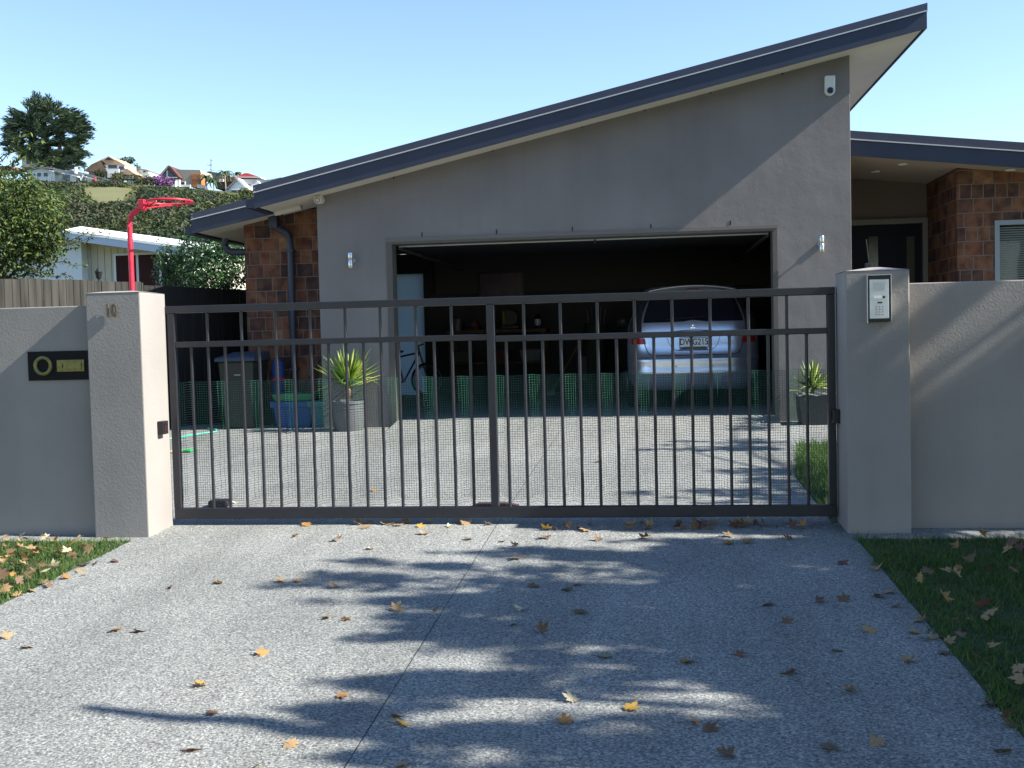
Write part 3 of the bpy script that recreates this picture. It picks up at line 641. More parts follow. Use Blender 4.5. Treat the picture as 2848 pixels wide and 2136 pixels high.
# number plate
npy = 14.395
pl_ = MB().box(CX-.185, CX+.190, npy, npy+.012, 1.358, 1.492).build('number_plate', mat('plate_frame', (.03,.03,.04), rough=.5), car, bevel=.004)
MB().box(CX-.176, CX+.181, npy-.003, npy+.001, 1.366, 1.484).build('plate_face', mat('plate_white', (.72,.74,.76), rough=.45), pl_)
text_mesh('plate_lettering', 'DWG215', .115, BLK, pl_, (CX+.002, npy-.004, 1.43), ext=.001, sx=.80, bold=.0012)
MB().box(CX-.13, CX+.14, npy-.005, npy-.001, 1.366, 1.374).build('dealer_strip', mat('strip_grey', (.35,.38,.42), rough=.5), pl_)
# three-diamond emblem
EM = mat('chrome', (.75,.77,.8), rough=.15, metal=1)
em = MB(); ec = Vector((CX-.003, 0, 1.628)); a_ = .040
yy = crear(0, 1.63)-.010
for ang in (90, 210, 330):
    d = Vector((cos(radians(ang)), 0, sin(radians(ang)))); pp = Vector((-d.z, 0, d.x))
    c0 = ec.copy(); c0.y = yy
    em.prism([c0, c0+d*a_*.5+pp*a_*.29, c0+d*a_, c0+d*a_*.5-pp*a_*.29], (0,.006,0))
em.build('emblem', EM, car, bevel=.001)

# ================================================================== GARAGE CONTENTS
def gp(x, y, Y): return at(1040+x/1.907, 600+y/1.907, Y)
WD = mat('bench_wood', (.10,.055,.03), rough=.7, var=.3, vscale=6)
wb = thing('workbench', (-2.6, 18.9, FZ), 'brown timber workbench with a lower shelf along the garage back wall', 'workbench')
MB().box(-3.45, -1.70, 18.6, 19.2, 1.63, 1.69).build('top', WD, wb, bevel=.004)
MB().box(-3.42, -1.73, 18.65, 19.2, 1.09, 1.13).build('shelf', WD, wb, bevel=.004)
for x in (-3.42, -1.80):
    for y in (18.62, 19.12): MB().box(x, x+.08, y, y+.07, FZ, 1.63).build('leg', WD, wb, bevel=.003)
ar = thing('wall_picture', (-2.55, 19.27, 2.5), 'dark framed landscape picture on the garage back wall', 'picture')
MB().box(-2.96, -2.14, 19.245, 19.278, 2.17, 2.72).build('frame', mat('black_frame', (.01,.009,.012), rough=.4), ar, bevel=.004)
MB().box(-2.92, -2.18, 19.240, 19.246, 2.21, 2.68).build('print', mat('dusky_print', (.03,.03,.07), col2=(.11,.06,.09), vscale=5, rough=.4), ar)
# items on the bench
def lathe_item(name, p, prof, m, lab, cat, extra=None):
    t_ = thing(name, p, lab, cat); MB().lathe(p, prof, 18).build('body', m, t_, smooth=True)
    if extra: extra(t_)
    return t_
D1 = mat('dark_olive_plastic', (.05,.055,.03), rough=.6); D2 = mat('rusty_red', (.12,.02,.015), rough=.6); D3 = mat('dull_yellow', (.16,.11,.02), rough=.6); D4 = mat('tin_grey', (.14,.14,.15), rough=.5, metal=.4)
lathe_item('paint_tin', (-3.3,18.9,1.69), [(.09,0),(.09,.18),(.095,.185),(.095,.195),(.085,.2)], D4, 'dark grey paint tin at the left end of the garage workbench', 'tin', lambda t_: MB().ring((-3.3,18.9,1.86), .095, .004, (1,0,.4), 20, 5).build('handle', BLK, t_))
t_ = thing('bench_vice', (-2.95,18.75,1.69), 'rusty bench vice on the workbench in the dark garage', 'vice')
MB().box(-3.02,-2.88,18.68,18.86,1.69,1.74).build('base', D2, t_, bevel=.01); MB().box(-3.0,-2.9,18.62,18.74,1.74,1.86).build('jaw', D2, t_, bevel=.01); MB().box(-3.0,-2.9,18.76,18.85,1.74,1.86).build('jaw', D2, t_, bevel=.01); MB().tube([(-2.95,18.60,1.78),(-2.95,18.45,1.78)], .014, 8).build('screw', D4, t_); MB().tube([(-3.04,18.47,1.78),(-2.86,18.47,1.78)], .007, 8).build('handle', D4, t_)
t_ = thing("bench_grinder", (-2.33,18.8,1.69), "round grinder with a dull yellow guard on the workbench right of the gate post", "grinder")
MB().box(-2.5,-2.18,18.65,18.92,1.69,1.76).build('base', BLK, t_, bevel=.02); MB().tube([(-2.33,18.68,1.88),(-2.33,18.9,1.88)], .13, 20).build('drum', D1, t_, smooth=True); MB().box(-2.47,-2.42,18.66,18.7,1.74,2.0).build('guard', D3, t_, bevel=.008)
pass
t_ = lathe_item('lantern', (-1.86,18.75,1.69), [(.07,0),(.075,.03),(.05,.05),(.055,.16),(.07,.18),(.03,.24),(.01,.25)], BLK, 'black lantern at the right end of the workbench with a bright glint', 'lantern')
MB().lathe((-1.86,18.75,1.70), [(.058,.045),(.062,.1),(.058,.155)], 14).build('globe', mat('pale_lamp_glass', (.35,.42,.5), rough=.1), t_, smooth=True)
for i, (x, lab, m) in enumerate(((-3.2,'dark box at the left of the lower workbench shelf',D1),(-2.55,'reddish crate in the middle of the lower workbench shelf',D2),(-2.0,'grey crate at the right of the lower workbench shelf',D4))):
    t_ = thing('storage_box', (x,18.9,1.13), lab, 'box'); MB().hexa([(x-.16,18.75,1.13),(x+.16,18.75,1.13),(x+.16,19.05,1.13),(x-.16,19.05,1.13)],[(x-.19,18.72,1.32),(x+.19,18.72,1.32),(x+.19,19.08,1.32),(x-.19,19.08,1.32)]).build('tub', m, t_, bevel=.01); MB().box(x-.2,x+.2,18.71,19.09,1.32,1.345).build('lid', BLK, t_, bevel=.006)
# golf bag with clubs right of the bench
t_ = thing('golf_bag', (-.85,18.6,FZ), 'dark green upright bag with club shafts beside the workbench in the garage', 'golf bag')
gb = MB(); gb.tube([(-1.0,18.5,FZ),(-.88,18.65,1.35),(-.84,18.7,1.72)], .19, 16, r2=.21); gb.build('bag', mat('dark_green_canvas', (.03,.045,.025), rough=.8), t_, smooth=True)
for i in range(5): MB().tube([(-.95+i*.05,18.65,1.5),(-1.0+i*.08,18.68,2.0+.03*(i % 2))], .008, 6).build('club', D4, t_)
MB().box(-1.17,-1.0,18.35,18.5,.75,1.2).build('pocket', mat('grey_pocket', (.09,.09,.1), rough=.8), t_, bevel=.03)
t_ = thing('garden_hoe', (-1.3,18.55,FZ), 'yellow shafted tool leaning across the lower right of the workbench', 'tool')
MB().tube([(-1.62,18.45,FZ+.05),(-1.12,18.6,1.45)], .018, 8).build('shaft', D3, t_); MB().box(-1.70,-1.56,18.42,18.48,FZ+.002,FZ+.07).build('blade', D4, t_, bevel=.004)
t_ = thing('vacuum_cleaner', (-.28,18.2,FZ), 'black squat machine on wheels left of the parked car', 'machine')
MB().lathe((-.33,18.2,FZ+.08), [(.0,0),(.19,0),(.2,.2),(.17,.33),(.0,.36)], 20).build('tank', BLK, t_, smooth=True)
for dx in (-.16,.16): MB().tube([(-.33+dx-.02,18.2,FZ+.08),(-.33+dx+.02,18.2,FZ+.08)], .08, 14).build('wheel', BLK, t_)
MB().tube([(-.33,18.2,.95),(-.2,18.1,1.15),(-.15,18.2,.9),(-.12,18.1,.6)], .02, 8).build('hose', BLK, t_)
# bicycle
bk = thing('bicycle', (-3.95, 18.6, FZ), 'small dark bicycle standing before the pale rear door of the garage', 'bicycle')
WH = .30; a1 = (-3.78, 18.55); a0 = (-4.6, 18.6)
for (x, y) in (a1, a0):
    wo_ = MB().ring((x, y, FZ+WH), WH-.02, .022, (0,1,0), 40, 8).build('wheel', mat('tyre_rubber', (.012,.012,.012)), bk, smooth='all')
    MB().ring((x, y, FZ+WH), WH-.06, .010, (0,1,0), 40, 6).build('rim', D4, wo_)
    spk = MB()
    for i in range(16): spk.tube([(x, y, FZ+WH), (x+(WH-.06)*cos(i*pi/8), y, FZ+WH+(WH-.06)*sin(i*pi/8))], .0015, 3)
    spk.build('spokes', D4, wo_)
fr = MB(); hd_ = (-3.92,18.56,FZ+.78); bbk = (-4.22,18.58,FZ+.27); st = (-4.33,18.58,FZ+.70)
for a, b in (((a1[0],a1[1],FZ+WH),hd_),(hd_,bbk),(hd_,st),(st,bbk),(bbk,(a0[0],a0[1],FZ+WH)),(st,(a0[0],a0[1],FZ+WH))): fr.tube([a, b], .016, 8)
fr.build('frame', mat('bike_blue_black', (.02,.03,.06), rough=.35), bk)
MB().tube([hd_, (-3.94,18.56,FZ+.90)], .014, 8).build('stem', BLK, bk)
MB().tube([(-3.90,18.30,FZ+.92),(-3.94,18.5,FZ+.90),(-3.94,18.62,FZ+.90),(-3.90,18.82,FZ+.92)], .013, 8).build('handlebar', BLK, bk)
MB().hexa([(-4.46,18.53,FZ+.78),(-4.22,18.57,FZ+.78),(-4.22,18.59,FZ+.78),(-4.46,18.65,FZ+.78)],[(-4.47,18.51,FZ+.83),(-4.2,18.565,FZ+.82),(-4.2,18.595,FZ+.82),(-4.47,18.67,FZ+.83)]).build('saddle', BLK, bk, bevel=.01)

# ================================================================== YARD OBJECTS
# wheelie bin
bn = thing('wheelie_bin', (-5.02, 13.25, .45), 'dark olive wheelie bin with a blue grey lid standing by the brick wall', 'bin')
BG = mat('bin_olive', (.024,.027,.021), rough=.55); BLID = mat('bin_lid_blue_grey', (.03,.045,.07), rough=.5)
def B(cx, w0, w1, y0, y1, z0, z1): return ([(cx-w0,y0,z0),(cx+w0,y0,z0),(cx+w0,y1-.06,z0),(cx-w0,y1-.06,z0)], [(cx-w1,y0-.07,z1),(cx+w1,y0-.07,z1),(cx+w1,y1,z1),(cx-w1,y1,z1)])
bcx = -5.20; BY = .36
MB().hexa(*B(bcx, .19, .235, 13.36, 13.84, .47, 1.33)).build('body', BG, bn, bevel=.02)
li = MB(); li.hexa([(bcx-.275,13.25,1.33),(bcx+.275,13.25,1.33),(bcx+.27,13.87,1.33),(bcx-.27,13.87,1.33)],[(bcx-.265,13.26,1.38),(bcx+.265,13.26,1.38),(bcx+.24,13.86,1.45),(bcx-.24,13.86,1.45)]); li.build('lid', BLID, bn, bevel=.015)
MB().tube([(bcx-.2,13.87,1.30),(bcx+.2,13.87,1.30)], .018, 8).build('handle', BG, bn)
for s_ in (-1, 1): MB().tube([(bcx+s_*.2,13.78,.56),(bcx+s_*.25,13.78,.56)], .1, 18).build('wheel', BLK, bn)
MB().box(bcx-.02, bcx+.06, 13.292, 13.30, 1.15, 1.165).build('maker_mark', mat('grey_print', (.3,.3,.3)), bn)
# second bin with blue wrap
b2 = thing('recycling_sack', (-4.83, 13.35, .46), 'narrow blue sack with a red stripe tucked between the bin and the brick wall', 'sack')
sk = MB(); sk.lathe((-4.79,13.72,.46), [(.07,0),(.085,.1),(.08,.4),(.085,.6),(.09,.72),(.075,.84),(.03,.88)], 14).build('sack', mat('blue_sack', (.02,.05,.16), rough=.5, bump=.01, bscale=20), b2, smooth='all')
MB().lathe((-4.79,13.72,1.06), [(.091,0),(.093,.02),(.092,.04)], 14).build('stripe', mat('red_stripe', (.3,.03,.05), rough=.5), b2)
# recycling crates
def crate(name, cx, y0, w0, w1, z0, z1, d, m, lab, rim=True):
    t_ = thing(name, (cx, y0+d/2, z0), lab, 'crate')
    MB().hexa([(cx-w0,y0+.03,z0),(cx+w0,y0+.03,z0),(cx+w0,y0+d-.03,z0),(cx-w0,y0+d-.03,z0)],[(cx-w1,y0,z1),(cx+w1,y0,z1),(cx+w1,y0+d,z1),(cx-w1,y0+d,z1)]).build('tub', m, t_, bevel=.02)
    if rim: MB().box(cx-w1-.02, cx+w1+.02, y0-.02, y0+d+.02, z1-.075, z1).build('rim', m, t_, bevel=.008)
    return t_
BLU = mat('blue_plastic', (.014,.075,.24), rough=.45)
crate('recycling_crate', -4.50, 13.38, .22, .27, .455, .80, .36, BLU, 'blue plastic recycling crate between the bin and the left plant pot')
crate('plastic_tray', -4.49, 13.37, .25, .285, .80, .90, .38, mat('green_plastic', (.03,.19,.075), rough=.5), 'green plastic tray sitting on top of the blue crate', rim=False)
crate('storage_tub', -4.14, 13.36, .11, .13, .455, .80, .25, mat('teal_plastic', (.04,.19,.2), rough=.5), 'teal plastic tub tucked behind the left plant pot')
# stick leaning on brick wall
tag(MB().tube([(-4.55,13.6,.75),(-4.15,13.84,1.5),(-4.1,13.86,1.62)], .012, 6).build('leaning_stick', BLK, loc=(-4.5,13.6,.5)), 'thin dark stick leaning against the brick wall beside the downpipe', 'stick')

# pots with yuccas
def yucca(name, c, n, L, m_list, seed, lab, droop=.5, group=None):
    r_ = random.Random(seed); mb = MB()
    for i in range(n):
        az = r_.uniform(0, 2*pi); el = r_.uniform(.02, 1.0)**.75*radians(88); l = L*r_.uniform(.78, 1.05)
        if el < radians(25): l *= .95
        d = Vector((cos(az)*cos(el), sin(az)*cos(el), sin(el))); sd = Vector((-sin(az), cos(az), 0)); nrm = sd.cross(d)
        wd = r_.uniform(.016, .022); p = Vector(c)+Vector((0,0,r_.uniform(-.05,.03))); pts = []
        sag = r_.uniform(.0, .1) if r_.random() < .75 else r_.uniform(.3, .75)
        for k in range(7):
            u = k/6; q = p+d*l*u-Vector((0,0,1))*l*sag*u*u
            w_ = wd*(.55+.9*u if u < .4 else .91*(1-((u-.4)/.6)**1.7))+.0006
            fold = nrm*w_*.45
            pts.append((q-sd*w_-fold*-1, q, q+sd*w_+fold))
        b0 = len(mb.v)
        for a, b, c_ in pts: mb.v += [tuple(a), tuple(b), tuple(c_)]
        mi = r_.choice(range(len(m_list)))
        for k in range(6):
            o = b0+k*3; mb.f += [(o, o+1, o+4, o+3), (o+1, o+2, o+5, o+4)]; mb.mi += [mi, mi]
    return mb
YM = [mat('yucca_green', (.13,.24,.03), rough=.45, trans=.25), mat('yucca_pale', (.34,.42,.08), rough=.45, trans=.25), mat('yucca_deep', (.06,.13,.025), rough=.5, trans=.2), mat('yucca_yellow', (.45,.50,.13), rough=.45, trans=.25)]
pc = (-3.665, 13.02)
pt = thing('plant_pot', (pc[0], pc[1], .45), 'round grey plastic plant pot with ribbed rim left of the garage opening', 'pot')
POT = mat('grey_pot_plastic', (.11,.115,.125), rough=.45)
MB().lathe((pc[0],pc[1],.445), [(.0,0),(.175,0),(.18,.01),(.205,.25),(.21,.25),(.21,.262),(.206,.262),(.209,.285),(.215,.285),(.215,.297),(.211,.297),(.215,.345),(.228,.345),(.228,.378),(.205,.378),(.200,.33),(0,.33)], 36).build('tub', POT, pt, smooth=True)
MB().lathe((pc[0],pc[1],.775), [(.198,0),(.198,.004),(0,.012)], 24).build('soil', mat('potting_soil', (.03,.02,.015), rough=1), pt)
yc = thing('yucca_plant', (pc[0], pc[1], .78), 'spiky yellow green yucca growing in the grey pot left of the garage', 'plant')
MB().tube([(pc[0],pc[1],.76),(pc[0]+.01,pc[1],.95),(pc[0],pc[1],1.04)], .035, 10, r2=.03).build('stem', mat('yucca_stem', (.16,.13,.06), rough=.8), yc)
yucca('leaves', (pc[0],pc[1],1.02), 115, .52, YM, 5, '').build('leaves', YM, yc)
pc2 = (1.935, 13.02)
p2 = thing('plant_pot', (pc2[0], pc2[1], .45), 'square black plastic planter bag right of the garage opening', 'pot')
DP = mat('black_planter', (.045,.046,.045), rough=.5, bump=.004, bscale=14)
MB().hexa([(pc2[0]-.165,pc2[1]-.165,.45),(pc2[0]+.165,pc2[1]-.165,.45),(pc2[0]+.165,pc2[1]+.165,.45),(pc2[0]-.165,pc2[1]+.165,.45)],[(pc2[0]-.2,pc2[1]-.2,.80),(pc2[0]+.2,pc2[1]-.2,.80),(pc2[0]+.2,pc2[1]+.2,.80),(pc2[0]-.2,pc2[1]+.2,.80)]).build('tub', DP, p2, bevel=.015)
rb = MB()
for (a, b) in (((-.205,-.205),(.205,-.205)),((.205,-.205),(.205,.205)),((.205,.205),(-.205,.205)),((-.205,.205),(-.205,-.205))):
    rb.tube([(pc2[0]+a[0]+(b[0]-a[0])*i/6, pc2[1]+a[1]+(b[1]-a[1])*i/6, .805+.012*sin(i*2.3+a[0]*9)) for i in range(7)], .011, 6)
rb.build('rim', mat('pale_rim', (.22,.24,.24), rough=.3), p2)
y2 = thing('yucca_plant', (pc2[0], pc2[1], .8), 'smaller bright green yucca growing in the black planter right of the garage', 'plant')
yucca('leaves', (pc2[0]-.02,pc2[1],.88), 62, .36, YM, 9, '').build('leaves', YM, y2)
MB().tube([(pc2[0]-.02,pc2[1],.78),(pc2[0]-.02,pc2[1],.90)], .03, 10).build('stem', MATS['yucca_stem'], y2)

# rake head and hose on the paving
rk = thing('garden_rake', (-4.93, 11.1, .41), 'rake with a green plastic head and pale handle lying on the paving at the left', 'rake')
MB().box(-5.0, -4.86, 11.05, 11.12, .412, .43).build('head', mat('rake_green', (.02,.30,.09), rough=.5), rk, bevel=.004)
tn = MB()
for i in range(9): tn.tube([(-4.99+i*.016,11.12,.42),(-4.985+i*.017,11.22,.43),(-4.98+i*.018,11.24,.412)], .003, 4)
tn.build('tines', MATS['rake_green'], rk)
MB().tube([(-4.95,11.06,.425),(-5.9,10.55,.42)], .013, 8).build('handle', mat('pale_wood', (.45,.33,.15), rough=.6), rk)
hp = [(-5.9,12.0),(-5.62,12.3),(-5.50,12.7),(-5.35,12.95),(-5.45,13.2),(-5.6,13.3)]
tag(MB().tube([(x, y, gz(x, y)+.016) for x, y in hp], .010, 8).build('garden_hose', mat('aqua_hose', (.05,.45,.34), rough=.45), loc=(-5.5,12.6,.44)), 'thin aqua green garden hose trailing across the paving by the left fence', 'hose')

# ================================================================== NETBALL HOOP
hp_ = thing('netball_hoop', (-5.31, 10.8, .39), 'bright red steel hoop and bent pole standing behind the left pillar', 'hoop')
MB().tube([(-5.318,10.8,.39),(-5.316,10.8,2.80),(-5.31,10.8,2.89),(-5.27,10.8,2.94),(-5.19,10.8,2.995)], .027, 16).build('pole', RED, hp_, smooth=True)
MB().box(-5.20,-5.135,10.76,10.84,2.965,3.075).build('mounting_box', RED, hp_, bevel=.006)
ho = MB(); ho.ring((-4.872,10.8,3.043), .228, .011, (0,0,1), 40, 8)
ho.build('ring', RED, hp_, smooth='all')
hk = MB()
for i in range(16):
    a = 2*pi*i/16; hk.tube([(-4.872+.225*cos(a),10.8+.225*sin(a),3.035),(-4.872+.215*cos(a+.06),10.8+.215*sin(a+.06),3.018),(-4.872+.225*cos(a+.12),10.8+.225*sin(a+.12),3.03)], .004, 4)
hk.build('net_hooks', RED, hp_)
MB().tube([(-5.15,10.8,2.985),(-4.93,10.62,3.03)], .007, 6).build('brace', RED, hp_); MB().tube([(-5.15,10.8,2.985),(-4.93,10.98,3.03)], .007, 6).build('brace', RED, hp_)
MB().tube([(-5.318,10.8,.385),(-5.318,10.8,.41)], .12, 20).build('base_plate', RED, hp_)

# ================================================================== FENCES
def paling_fence(name, a, b, ztop, m, lab, seed, jit=.012):
    r_ = random.Random(seed); a = Vector((a[0], a[1], 0)); b = Vector((b[0], b[1], 0)); d = (b-a); Lg = d.length; d.normalize(); nn = Vector((d.y, -d.x, 0))
    t_ = thing(name, ((a+b)/2).to_tuple()[:2]+(.45,), lab, 'fence'); mb = MB(); x = 0
    while x < Lg:
        wd = min(.098+r_.uniform(-.004,.004), Lg-x); p = a+d*(x+.002); q = a+d*(x+wd-.004); o = nn*(.011+r_.uniform(-.004,.004)); zt_ = ztop+r_.uniform(-jit, jit)
        z0 = .2
        mb.hexa([(p.x,p.y,z0),(p.x+o.x,p.y+o.y,z0),(q.x+o.x,q.y+o.y,z0),(q.x,q.y,z0)],[(p.x,p.y,zt_),(p.x+o.x,p.y+o.y,zt_),(q.x+o.x,q.y+o.y,zt_),(q.x,q.y,zt_)]); x += wd
    mb.build('palings', m, t_)
    rl_ = MB()
    for z in (.75, 1.4, 2.05):
        p = a-nn*.05; q = b-nn*.05; rl_.hexa([(p.x,p.y,z),(p.x+nn.x*.045,p.y+nn.y*.045,z),(q.x+nn.x*.045,q.y+nn.y*.045,z),(q.x,q.y,z)],[(p.x,p.y,z+.07),(p.x+nn.x*.045,p.y+nn.y*.045,z+.07),(q.x+nn.x*.045,q.y+nn.y*.045,z+.07),(q.x,q.y,z+.07)])
    rl_.build('rails', m, t_)
    return t_
def wood_mat(name, c1, c2):
    m = mat(name, c1, rough=.9, spec=.1); t = m.node_tree; b = t.nodes['Principled BSDF']
    tc = N(t, 'ShaderNodeTexCoord'); mp = N(t, 'ShaderNodeMapping'); mp.inputs['Scale'].default_value = (14, 14, .8); n = N(t, 'ShaderNodeTexNoise'); n.inputs['Scale'].default_value = 1; n.inputs['Detail'].default_value = 6
    t.links.new(tc.outputs['Object'], mp.inputs[0]); t.links.new(mp.outputs[0], n.inputs[0])
    r = N(t, 'ShaderNodeValToRGB'); r.color_ramp.elements[0].position = .35; r.color_ramp.elements[0].color = (*c1, 1); r.color_ramp.elements[1].position = .65; r.color_ramp.elements[1].color = (*c2, 1)
    t.links.new(n.outputs['Fac'], r.inputs[0]); t.links.new(r.outputs[0], b.inputs['Base Color']); return m
paling_fence('paling_fence', (-8.9, 8.2), (-6.352, 13.2), 2.365, wood_mat('weathered_grey_wood', (.026,.025,.023), (.062,.060,.055)), 'weathered grey timber paling fence behind the left front wall', 3)
paling_fence('paling_fence', (-6.345, 13.2), (-5.35, 16.3), 2.33, mat('shaded_stained_wood', (.008,.008,.009), rough=.8), 'dark stained timber fence with house shade in its colour, beside the brick wall of the house', 4, jit=.004)  # near-black colour holds the house shadow on this stretch as well as stain

# ================================================================== FOLIAGE
def leaf_cloud(mb, c, rad, n, ls, rnd, nm, shell=.5, flat=.0, lo=0):
    """n leaf faces in an ellipsoid, biased to the shell; each leaf a folded quad"""
    cx, cy, cz = c
    for _ in range(n):
        while True:
            d = Vector((rnd.gauss(0,1), rnd.gauss(0,1), rnd.gauss(0,1)))
            if d.length > .1: break
        d.normalize()
        k = rnd.random()**(1/3)*(1-shell)+shell*rnd.uniform(.8, 1.06)
        bump = 1+.22*noise.noise(Vector((d.x*2.2+cx, d.y*2.2+cy, d.z*2.2+cz)))
        p = Vector((cx+d.x*rad[0]*k*bump, cy+d.y*rad[1]*k*bump, cz+d.z*rad[2]*k*bump))
        nr = (d*.8+Vector((rnd.gauss(0,.6), rnd.gauss(0,.6), rnd.gauss(0,.6)+.35))).normalized()
        a = nr.orthogonal().normalized(); b = nr.cross(a); th = rnd.uniform(0, 2*pi)
        u = a*cos(th)+b*sin(th); v = nr.cross(u); s = ls*rnd.uniform(.65, 1.3)
        i = len(mb.v)
        mb.v += [tuple(p-u*s), tuple(p-v*s*.42+nr*s*.12), tuple(p+u*s), tuple(p+v*s*.42+nr*s*.12)]
        mb.f.append((i, i+1, i+2, i+3)); mb.mi.append(lo+rnd.randrange(nm))
def fol(name, c, rough=.6, trans=.25, spec=.3): return mat(name, c, rough=rough, trans=trans, var=.25, vscale=1.5, spec=spec)
BARK = mat('grey_brown_bark', (.12,.09,.07), rough=.95, var=.3, vscale=8, bump=.01, bscale=20)
def limb(mb, a, b, r0, r1, rnd, seg=6, wig=.08):
    a, b = Vector(a), Vector(b); L_ = (b-a).length
    pts = [a.lerp(b, i/seg)+(Vector((rnd.gauss(0,1), rnd.gauss(0,1), rnd.gauss(0,.6)))*wig*L_*.3 if 0 < i < seg else Vector((0,0,0))) for i in range(seg+1)]
    mb.tube(pts, r0, 7, r2=r1); return pts

# near left fruit tree
rnd = random.Random(11)
FT = [fol('plum_leaf_mid', (.055,.095,.02)), fol('plum_leaf_yellow', (.12,.145,.03)), fol('plum_leaf_deep', (.025,.050,.015)), fol('plum_leaf_light', (.09,.14,.04))]
tp = at(-130, 640, 16.3)
tr_ = thing('fruit_tree', (tp.x, 16.3, .46), 'yellow green leafy tree over the grey fence at the left edge', 'tree')
tk = MB(); limb(tk, (tp.x,16.3,.4), (tp.x+.05,16.3,2.2), .11, .07, rnd)
cr = MB()
for (px_, py_, r_, n_) in ((-100,640,1.25,4200),(20,560,.62,1700),(60,640,.62,1900),(20,720,.7,2100),(105,590,.45,1000),(150,560,.24,220),(-60,500,.5,1000),(120,690,.36,600),(60,530,.35,600),(130,640,.35,600)):
    p = at(px_, py_, 16.3+rnd.uniform(-.3,.3)); leaf_cloud(cr, p, (r_, r_, r_*.9), n_, .038, rnd, 4, shell=.35)
    limb(tk, (tp.x,16.3,2.0), p, .045, .01, rnd)
# loose twigs with leaves
for (x0, y0, x1, y1) in ((40,480,150,440),(0,450,70,372),(10,470,110,395),(60,700,300,655),(80,690,215,690),(60,720,240,735),(40,740,190,772),(90,640,190,600),(20,480,60,430),(80,700,275,640)):
    a, b = at(x0, y0, 16.1), at(x1, y1, 16.0); pts = limb(tk, a, b, .009, .003, rnd, seg=8, wig=.1)
    for q in pts[1:]:
        leaf_cloud(cr, q, (.09,.09,.06), 7, .036, rnd, 4, shell=.2)
tk.build('trunk', BARK, tr_, smooth=True); cr.build('crown', FT, tr_)
# camellia bush right of hoop
rnd = random.Random(12)
CM = [fol('camellia_deep', (.025,.06,.02), rough=.3, trans=.1, spec=.5), fol('camellia_mid', (.045,.10,.03), rough=.3, trans=.1, spec=.5)]
bp_ = at(560, 720, 17.2)
bs = thing('camellia_bush', (bp_.x, 17.2, .47), 'glossy dark green bush above the black fence beside the red pole', 'bush')
cr = MB(); tk = MB(); limb(tk, (bp_.x,17.2,.4), (bp_.x,17.2,2.2), .07, .04, rnd)
for (px_, py_, r_, n_) in ((580,735,.55,2600),(500,760,.45,1700),(640,730,.5,1500),(560,790,.6,2000),(620,690,.30,600),(540,695,.28,500),(470,720,.24,380),(640,800,.6,1200)):
    p = at(px_, py_, 17.2+rnd.uniform(-.2,.3)); leaf_cloud(cr, p, (r_, r_, r_), n_, .032, rnd, 2, shell=.4)
    limb(tk, (bp_.x,17.2,1.9), p, .03, .008, rnd)
for (x1, y1) in ((435,665),(450,690),(500,655),(575,645),(430,720)):
    pts = limb(tk, at(540,740,17.1), at(x1, y1, 17.0), .01, .003, rnd)
    for q in pts[2:]: leaf_cloud(cr, q, (.08,.08,.06), 6, .032, rnd, 2, shell=.2)
tk.build('trunk', BARK, bs); cr.build('crown', CM, bs)

# neighbour house
WNB = mat('white_weatherboard', (.62,.66,.70), rough=.6); CNB = mat('cream_boards', (.50,.46,.38), rough=.7)
nb = thing('neighbour_house', (-12.3, 26, .6), 'white single storey house with a low pitched white roof behind the fence at the left', 'house')
ap = at(177, 639, 24); er = at(575, 693, 24); el_ = at(60, 668, 24)
def nroof(x): return ap.z-(x-ap.x)*((ap.z-er.z)/(er.x-ap.x)) if x > ap.x else ap.z-(ap.x-x)*((ap.z-el_.z)/(ap.x-el_.x))
XL = ap.x-4
MB().prism([(ap.x+.1,24.6,.3),(ap.x+.1,24.6,nroof(ap.x)-.2),(er.x-.3,24.6,nroof(er.x-.3)-.2),(er.x-.3,24.6,.3)], (0,6,0)).build('wall', CNB, nb)
MB().prism([(XL+.3,24.3,.3),(XL+.3,24.3,nroof(XL+.3)-.2),(ap.x-.6,24.3,nroof(ap.x-.6)-.22),(ap.x+.25,24.3,nroof(ap.x)-.22),(ap.x+.25,24.3,.3)], (0,.29,0)).build('wall', WNB, nb)
bo = MB()
for i in range(18): x = ap.x+.32+i*.17; bo.box(x, x+.012, 24.592, 24.6, 1.6, nroof(x)-.26)
bo.build('board_joints', mat('board_joint', (.3,.28,.24), rough=.8), nb)
nrf = MB()
for a_, b_ in ((XL, ap.x), (ap.x, er.x)):
    za, zb2 = nroof(a_), nroof(b_)
    nrf.add([(a_,24,za),(b_,24,zb2),(b_,24.8,zb2+.155),(a_,24.8,za+.155),(b_,31,zb2+.155),(a_,31,za+.155)], [(0,1,2,3),(3,2,4,5)])
nrf = nrf.build('roof', mat('white_roof', (.85,.85,.85), rough=.5), nb)
def strip(x0, x1, a, b, y, m, name, th=.03): return MB().prism([(x0,y,nroof(x0)-a),(x1,y,nroof(x1)-a),(x1,y,nroof(x1)-b),(x0,y,nroof(x0)-b)], (0,th,0)).build(name, m, nrf)
BBD = mat('pale_blue_grey_paint', (.42,.50,.62), rough=.6)
strip(ap.x, er.x, .065, .225, 23.97, BBD, 'barge_board'); strip(XL, ap.x, .035, .225, 23.97, BBD, 'barge_board')
strip(ap.x, er.x, .0, .062, 23.955, MATS['white_roof'], 'roof_edge')
sf = MB().prism([(ap.x,24.0,nroof(ap.x)-.225),(er.x,24.0,er.z-.225),(er.x,24.0,er.z-.205),(ap.x,24.0,nroof(ap.x)-.205)], (0,.6,0)).build('eave_soffit', CNB, nrf)
w0, w1 = at(319, 708, 24.55), at(425, 720, 24.55)
nw = MB().box(w0.x-.04, w1.x+.8, 24.56, 24.595, 2.2, w0.z+.02).build('window', WNB, nb)
ww = (w1.x+.75-w0.x)/3
